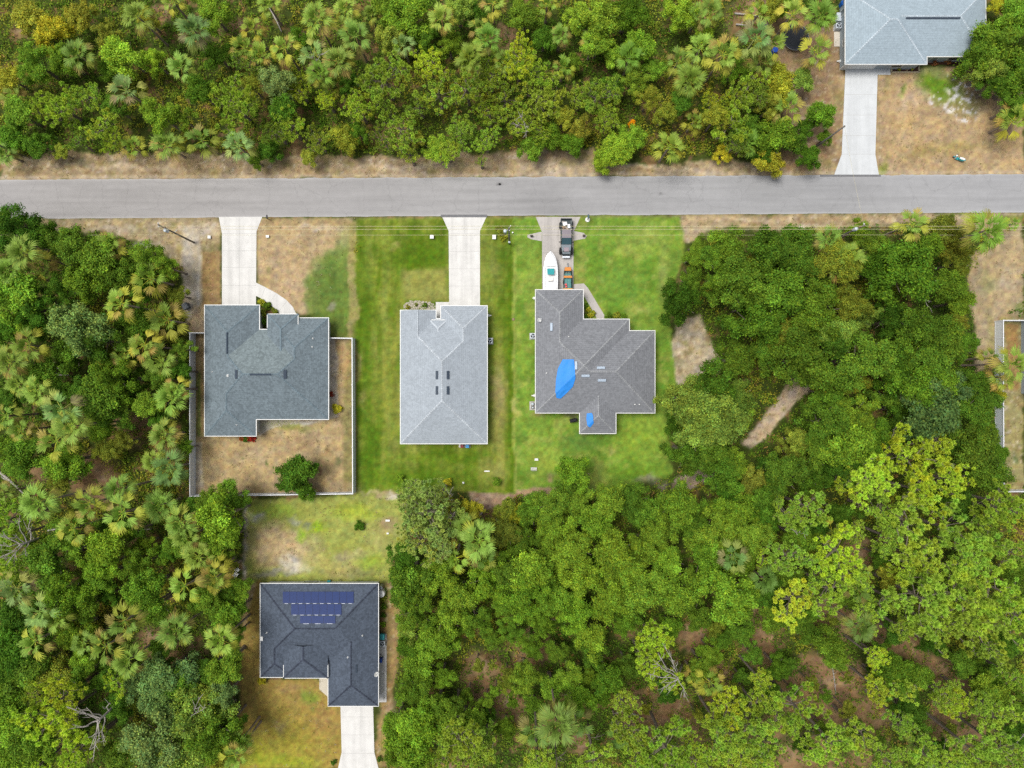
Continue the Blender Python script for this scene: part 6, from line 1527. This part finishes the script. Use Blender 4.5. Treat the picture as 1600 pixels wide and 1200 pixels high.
def pickup():
    root = empty("pickup_truck", P(884.0, 374.5)+Vector((0,0,.055)), 0, "dark pickup truck with loaded bed parked on the grey driveway", "pickup truck")
    W_ = .84
    m = MB()  # lower body: cab, hood
    loft(m, [(1.15, ring(W_,.5,1.12)), (-.75, ring(W_,.5,1.13)), (-1.0, ring(W_*.98,.5,1.14)), (-2.1, ring(W_*.80,.55,1.10)), (-2.45, ring(W_*.76,.55,1.02))])
    m.box(-W_,W_,1.2,2.86,.5,.68)
    m.box(-W_,-W_+.09,1.2,2.86,.66,1.22); m.box(W_-.09,W_,1.2,2.86,.66,1.22); m.box(-W_+.09,W_-.09,1.2,1.28,.66,1.22)
    m.build("body", M_PAINT, root, bevel=.02)
    m = MB(); m.box(-W_+.02,W_-.02,2.80,2.88,.62,1.2); m.build("tailgate", M_PAINT, root, bevel=.01)
    # greenhouse
    gw = .66
    m = MB(); loft(m, [(1.14, [(-.76,1.1),(-.70,1.5),(-gw,1.76),(gw,1.76),(.70,1.5),(.76,1.1)]), (-.12, [(-.78,1.1),(-.70,1.5),(-gw,1.78),(gw,1.78),(.70,1.5),(.78,1.1)]), (-.92, [(-.76,1.08),(-.75,1.1),(-.72,1.15),(.72,1.15),(.75,1.1),(.76,1.08)])])
    m.build("cab_glass", plain("tinted_glass", A(46,84,92), .06, spec=.9), root)
    m = MB(); m.box(-gw-.02,gw+.02,-.14,1.12,1.765,1.825); m.build("cab_roof", M_ROOFP, root, bevel=.04)
    for s_ in (-1, 1):
        for pa_, pb_, pr_ in (((s_*(gw+.02),-.14,1.78),(s_*.76,-.96,1.14),.045),((s_*(gw+.02),1.1,1.78),(s_*.77,1.14,1.14),.05),((s_*.70,.45,1.78),(s_*.79,.45,1.12),.035)):
            m = MB(); m.tube([pa_, pb_], pr_, 6); m.build("pillar", M_PAINT, root)
        m = MB(); m.obox((s_*.98,-.62,1.22),(.22,.12,.16)); m.tube([(s_*.8,-.62,1.15),(s_*.95,-.62,1.2)], .025, 5); m.build("mirror", M_BLACK, root)
        for yc in (-1.8, 1.95):
            m = MB(); pts = [(s_*.93, yc+.55*math.cos(a), .42+.55*math.sin(a)) for a in [math.pi*i/8 for i in range(9)]]
            loftv = []; 
            for p_ in pts: loftv += [(p_[0]-s_*.14, p_[1], p_[2]+.02), (p_[0]+s_*.05, p_[1], p_[2])]
            m.add(loftv, [(2*i,2*i+1,2*i+3,2*i+2) for i in range(8)]); o = m.build("fender_flare", M_BLACK, root); o.modifiers.new("t",'SOLIDIFY').thickness=.04
            wheel(root, s_*.86, yc, .42, .28)
        m = MB(); m.tube([(s_*.55,-2.47,.84),(s_*.55,-2.53,.84)], .11, 14); m.build("headlight", M_GLASS, root)
        m = MB(); m.box(s_*.74-.05,s_*.74+.05,2.88,2.90,.75,1.0); m.build("tail_light", M_RED, root)
    m = MB(); m.add([(-.70,-1.0,1.145),(.70,-1.0,1.145),(.56,-2.3,1.09),(-.56,-2.3,1.09),(-.70,-1.0,1.10),(.70,-1.0,1.10),(.56,-2.3,1.04),(-.56,-2.3,1.04)], [(3,2,1,0),(4,5,6,7),(0,1,5,4),(1,2,6,5),(2,3,7,6),(3,0,4,7)]); m.build('hood', plain('hood_highlight_paint', A(118,128,134), .25, .3, .05, coat=.6), root)  # hood paler than the body: its highlight is painted as colour
    m = MB(); m.box(-.36,.36,-2.0,-1.4,1.14,1.165); m.build("hood_patch", plain("grey_hood_patch", A(150,134,140), .4), root, bevel=.03)  # thin paler grey patch in the middle of the hood
    m = MB(); m.box(-.5,.5,-2.53,-2.46,.62,.98); m.build("grille", M_BLACK, root)
    m = MB(); m.box(-.56,.56,-2.86,-2.55,.52,.74); m.build("front_bumper", plain("bright_bumper", A(225,232,238), .3, .2), root, bevel=.05)
    m = MB(); m.box(-.78,.78,2.89,3.0,.48,.64); m.build("rear_bumper", M_METAL, root, bevel=.02)
pickup()
tk = P(884.0,374.5)+Vector((0,0,.055))
for i,(x,y,z,sx,sy,sz,rz,mt,nm,lab) in enumerate([(-.2,2.1,.98,.6,.5,.4,.3,M_WHITE,"cardboard_box","white box in the pickup bed"),(.38,1.75,.95,.35,.55,.4,.1,M_GEL,"bucket_crate","bright white crate at the right of the pickup bed"),
  (-.42,1.6,.85,.35,.4,.3,.5,M_WOODP,"wooden_crate","brown crate at the left of the pickup bed"),(.02,1.55,.95,.16,1.0,.1,.9,plain("tan_board",A(190,170,150),.8),"plank","tan plank lying diagonally in the pickup bed"),(-.38,2.35,.9,.5,.3,.25,-.3,M_CONC2,"toolbox","grey toolbox near the pickup tailgate")]):
    root = empty(nm, (tk.x+x, tk.y+y, tk.z+.70), rz, lab, nm.replace("_"," "), "load in the pickup bed")
    m = MB(); m.box(-sx/2,sx/2,-sy/2,sy/2,0,sz*.85); m.build("body", mt, root, bevel=.02)
    m = MB(); m.box(-sx/2-.01,sx/2+.01,-sy/2-.01,sy/2+.01,sz*.85,sz); m.build("lid", mt, root, bevel=.01)

def trailer(root, L, W_, z=.55, tongue=1.0, wy=-.8):
    m = MB()
    for s_ in (-1, 1): m.tube([(s_*W_/2,-L/2,z),(s_*W_/2,L*.25,z),(0,L/2+tongue*.6,z)], .045, 6)
    for yy in (-L*.4, -L*.1, L*.2): m.tube([(-W_/2,yy,z),(W_/2,yy,z)], .04, 6)
    m.tube([(0,L/2+tongue*.3,z),(0,L/2+tongue,z)], .045, 6); m.tube([(0,L/2+tongue*.8,z),(0,L/2+tongue*.8,0)], .035, 6)
    m.build("frame", M_METAL, root)
    m = MB(); m.tube([(0,L/2+tongue*.8,z),(0,L/2+tongue*.8,z+.3)], .04, 6); m.tube([(0,L/2+tongue*.8,z+.3),(.15,L/2+tongue*.8,z+.3)], .02, 6); m.build("jack", M_DARK, root)
    for s_ in (-1, 1): wheel(root, s_*(W_/2+.14), wy, .3, .18)
def boat():
    c = P(860.3, 425.5, 1.3); L = 5.9
    troot = empty("boat_trailer", (c.x, c.y, .055), 0, "boat trailer under the white motorboat", "trailer"); trailer(troot, 4.6, 1.5, .5, 1.1, -1.2)
    root = empty("motorboat", (c.x, c.y, .6), 0, "white motorboat with teal console cover parked in front of the tarp house", "boat")
    ys = [-2.9,-2.2,-1.2,-.2,.7,1.5,2.1,2.55,2.85,3.02]; hw = [1.02,1.05,1.07,1.06,1.02,.90,.72,.48,.24,.04]
    m = MB(); secs = []
    for y, w in zip(ys, hw):
        sh = .85+.18*max(0,(y+.2)/3.2)**2; k = max(0,(y-.5)/2.5)
        secs.append((y, [(-w,sh),(-w*.9,.42+.25*k),(-w*.35,.12+.42*k*k),(0,.02+.5*k*k),(w*.35,.12+.42*k*k),(w*.9,.42+.25*k),(w,sh),(w*.86,sh+.01),(w*.84,sh-.0),(0,sh+.04*(y>.4)),(-w*.84,sh),(-w*.86,sh+.01)]))
    # foredeck closed from y>0.7, cockpit open behind: build hull skin and deck separately
    n = len(ys)
    sk = MB(); ring_ = [s[1][:7] for s in secs]
    vs = [(x, ys[i], z) for i in range(n) for x, z in ring_[i]]
    sk.add(vs, [(i*7+j,(i+1)*7+j,(i+1)*7+j+1,i*7+j+1) for i in range(n-1) for j in range(6)]+[tuple(range(7))])
    o = sk.build("hull", M_GEL, root, smooth=True); 
    gw = MB()
    for i in range(n-1):
        for s_ in (-1, 1):
            za, zb = ring_[i][0][1]+.004, ring_[i+1][0][1]+.004
            wa, wb = hw[i], hw[i+1]; ia, ib = max(0, wa-.2), max(0, wb-.2)
            gw.add([(s_*wa,ys[i],za),(s_*wb,ys[i+1],zb),(s_*ib,ys[i+1],zb+.03),(s_*ia,ys[i],za+.03)], [(0,1,2,3)])
    gw.build("gunwale", M_GEL, root)
    dk = MB(); dy = [.9,1.5,2.1,2.55,2.85,3.0]
    def hwat(y): return float(np.interp(y, ys, hw))
    def shat(y): return .85+.18*max(0,(y+.2)/3.2)**2
    for a, b in zip(dy[:-1], dy[1:]):
        for (u0,u1) in ((-1,-.5),(-.5,0),(0,.5),(.5,1)):
            f = lambda y,u: (u*max(0.01,hwat(y)-.19), y, shat(y)+.03+.07*(1-u*u))
            dk.add([f(a,u0),f(a,u1),f(b,u1),f(b,u0)], [(0,1,2,3)])
    dk.add([(-hwat(.9)+.19,.9,shat(.9)+.03),(hwat(.9)-.19,.9,shat(.9)+.03),(hwat(.9)-.19,.9,.45),(-hwat(.9)+.19,.9,.45)], [(0,1,2,3)])
    dk.build("foredeck", M_GEL, root, smooth=True)
    m = MB(); m.box(-.86,.86,-2.75,.9,.60,.66); m.build("cockpit_floor", plain("off_white_deck", A(236,236,236), .5), root)
    m = MB(); m.box(-.42,.42,-.35,.35,.6,1.15); m.build("console", M_GEL, root, bevel=.05)
    m = MB(); m.add([(-.5,.42,1.15),(.5,.42,1.15),(.46,-.42,1.42),(-.46,-.42,1.42),(-.55,.50,1.1),(.55,.50,1.1),(.5,-.46,1.32),(-.5,-.46,1.32)], [(0,1,2,3),(0,4,5,1),(1,5,6,2),(2,6,7,3),(3,7,4,0),(7,6,5,4)]); m.build("console_cover", M_TEAL, root, bevel=.03)
    m = MB(); m.box(-.38,.38,-1.25,-.75,.45,.88); m.build("seat", plain("cream_vinyl", A(240,236,228), .5), root, bevel=.06)
    m = MB(); m.box(-.38,.38,-1.32,-1.24,.85,1.2); m.build("backrest", plain("cream_vinyl_2", A(240,236,228), .5), root, bevel=.03)
    m = MB(); m.box(-.84,.84,-2.6,-2.15,.45,.8); m.build("stern_bench", M_GEL, root, bevel=.05)
    m = MB(); 
    for s_ in (-1, 1): m.tube([(s_*.75,.95,1.0),(s_*.72,1.5,1.2),(s_*.45,2.3,1.3),(0,2.9,1.32)], .016, 6)
    m.build("bow_rail", M_METAL, root)
    m = MB(); m.box(-.22,.22,-3.15,-2.85,.3,1.15); m.box(-.1,.1,-3.12,-2.95,-.1,.3); m.build("outboard_motor", plain("grey_cowling", A(110,114,120), .4), root, bevel=.06)
boat()
def jonboat():
    c = P(887.2, 434.8, .8)
    troot = empty("boat_trailer", (c.x, c.y, .055), 0, "small trailer under the orange and teal jon boat", "trailer"); trailer(troot, 2.9, .9, .35, .9, -.5)
    root = empty("jon_boat", (c.x, c.y, .42), 0, "small orange and teal flat-bottomed boat parked right of the motorboat", "boat")
    ys = [-1.62,-.8,0,.8,1.3,1.62]; hw = [.66,.68,.66,.60,.53,.46]; zb = [0,0,0,.05,.16,.3]
    m = MB(); vs = []
    for y,w,z in zip(ys,hw,zb): vs += [(-w,y,.5),(-w*.85,y,z),(w*.85,y,z),(w,y,.5)]
    m.add(vs, [(i*4+j,(i+1)*4+j,(i+1)*4+j+1,i*4+j+1) for i in range(5) for j in range(3)]+[(0,1,2,3),(20,21,22,23)]); o = m.build("hull", plain("dark_green_hull", A(40,62,58), .5), root); o.modifiers.new("t",'SOLIDIFY').thickness=.03
    m = MB(); m.add([(-.52,1.1,.5),(.52,1.1,.5),(.45,1.62,.52),(-.45,1.62,.52),(-.52,1.1,.44),(.52,1.1,.44),(.45,1.62,.46),(-.45,1.62,.46)], [(0,1,2,3),(7,6,5,4),(0,4,5,1),(1,5,6,2),(2,6,7,3),(3,7,4,0)]); m.build("bow_deck", M_ORANGE, root)
    m = MB(); m.box(-.64,.64,.05,.36,.42,.5); m.build("bench_seat", M_ORANGE, root)
    m = MB(); m.box(-.68,.68,-1.66,-1.5,.35,.56); m.build("transom", plain("yellow_orange", A(225,165,70), .5), root)
    m = MB(); m.box(-.52,.52,-1.5,1.1,.04,.07); m.build("floor", plain("teal_floor", A(60,130,128), .6), root)
    for k in range(4): m = MB(); m.box(-.40+k*.24,-.36+k*.24,-1.5,1.1,.07,.12); m.build("floor_rib", plain("pale_rib", A(150,190,180), .6), root)
    root2 = empty("life_jacket", (c.x-.25, c.y-1.05, .42+.12), .2, "pink-red life jacket lying in the stern of the jon boat", "life jacket"); m = MB(); m.box(-.17,.17,-.3,.3,0,.14); m.build("vest", plain("coral_foam", A(225,100,100), .7), root2, bevel=.05)
    m = MB(); m.box(-.17,.17,-.03,.03,.14,.155); m.build("strap", M_BLACK, root2)
jonboat()
def scooter():
    root = empty("motor_scooter", P(1495.5,249), math.radians(-22), "turquoise and white motor scooter parked on the dry grass at the upper right", "scooter")
    for y_, nm in ((-.62,"wheel"),(.62,"wheel")):
        e = bpy.data.objects.new(nm, None); COL.objects.link(e); e.parent = root; e.location = (y_, 0, .24); e.rotation_euler = (0,0,math.pi/2)
        m = MB(); k = 20; vs = []
        for rr_, xx in [(.14,-.06),(.22,-.06),(.24,0),(.22,.06),(.14,.06)]:
            for j in range(k): a = 2*math.pi*j/k; vs.append((xx, rr_*math.cos(a), rr_*math.sin(a)))
        m.add(vs, [(i*k+j,(i+1)*k+j,(i+1)*k+(j+1)%k,i*k+(j+1)%k) for i in range(4) for j in range(k)]); m.build("tyre", M_BLACK, e); m = MB(); m.tube([(-.04,0,0),(.04,0,0)], .14, 14); m.build("rim", M_METAL, e)
    def lx(m, secs): # loft along x
        n = len(secs[0][1]); vs = []
        for x, rg in secs: vs += [(x, q[0], q[1]) for q in rg]
        m.add(vs, [(i*n+j,(i+1)*n+j,(i+1)*n+(j+1)%n,i*n+(j+1)%n) for i in range(len(secs)-1) for j in range(n)]+[tuple(range(n)),tuple(range(len(secs)*n-1,(len(secs)-1)*n-1,-1))])
    m = MB(); lx(m, [(.0,ring(.16,.25,.55,.05)),(.3,ring(.25,.28,.68,.08)),(.62,ring(.24,.38,.72,.08)),(.92,ring(.08,.5,.66,.04))]); m.build("rear_body", M_TEAL, root)
    m = MB(); lx(m, [(-.05,ring(.13,.68,.76,.04)),(.3,ring(.17,.70,.80,.05)),(.72,ring(.14,.72,.80,.04))]); m.build("saddle", M_WHITE, root)
    m = MB(); m.box(-.42,.05,-.2,.2,.2,.27); m.build("footboard", M_TEAL, root)
    m = MB(); m.add([(-.45,-.26,.25),(-.45,.26,.25),(-.58,.2,.85),(-.58,-.2,.85),(-.52,-.22,.25),(-.52,.22,.25),(-.66,.14,.85),(-.66,-.14,.85)], [(0,1,2,3),(7,6,5,4),(0,4,5,1),(1,5,6,2),(2,6,7,3),(3,7,4,0)]); m.build("front_shield", M_GEL, root, bevel=.03)
    m = MB(); m.tube([(-.58,-.36,.98),(-.62,0,.95),(-.58,.36,.98)], .022, 6); m.tube([(-.62,0,.95),(-.64,0,.3)], .03, 6); m.build("handlebar", M_BLACK, root)
    m = MB(); m.obox((-.68,0,.93),(.2,.2,.16)); m.build("headlight", M_GEL, root, bevel=.05)
    m = MB(); lx(m, [(-.86,ring(.06,.40,.44,.02)),(-.64,ring(.10,.48,.53,.03)),(-.42,ring(.07,.40,.44,.02))]); m.build("mudguard", M_TEAL, root)
scooter()
m = MB(); root = empty("bicycle_helmet", P(780.7,288)+Vector((0,0,.08)), 0, "small dark object lying on the road", "debris"); m.lathe([(.14,0),(.16,.06),(.12,.13),(.05,.16)], 0, 0, 14); m.build("shell", M_BLACK, root)
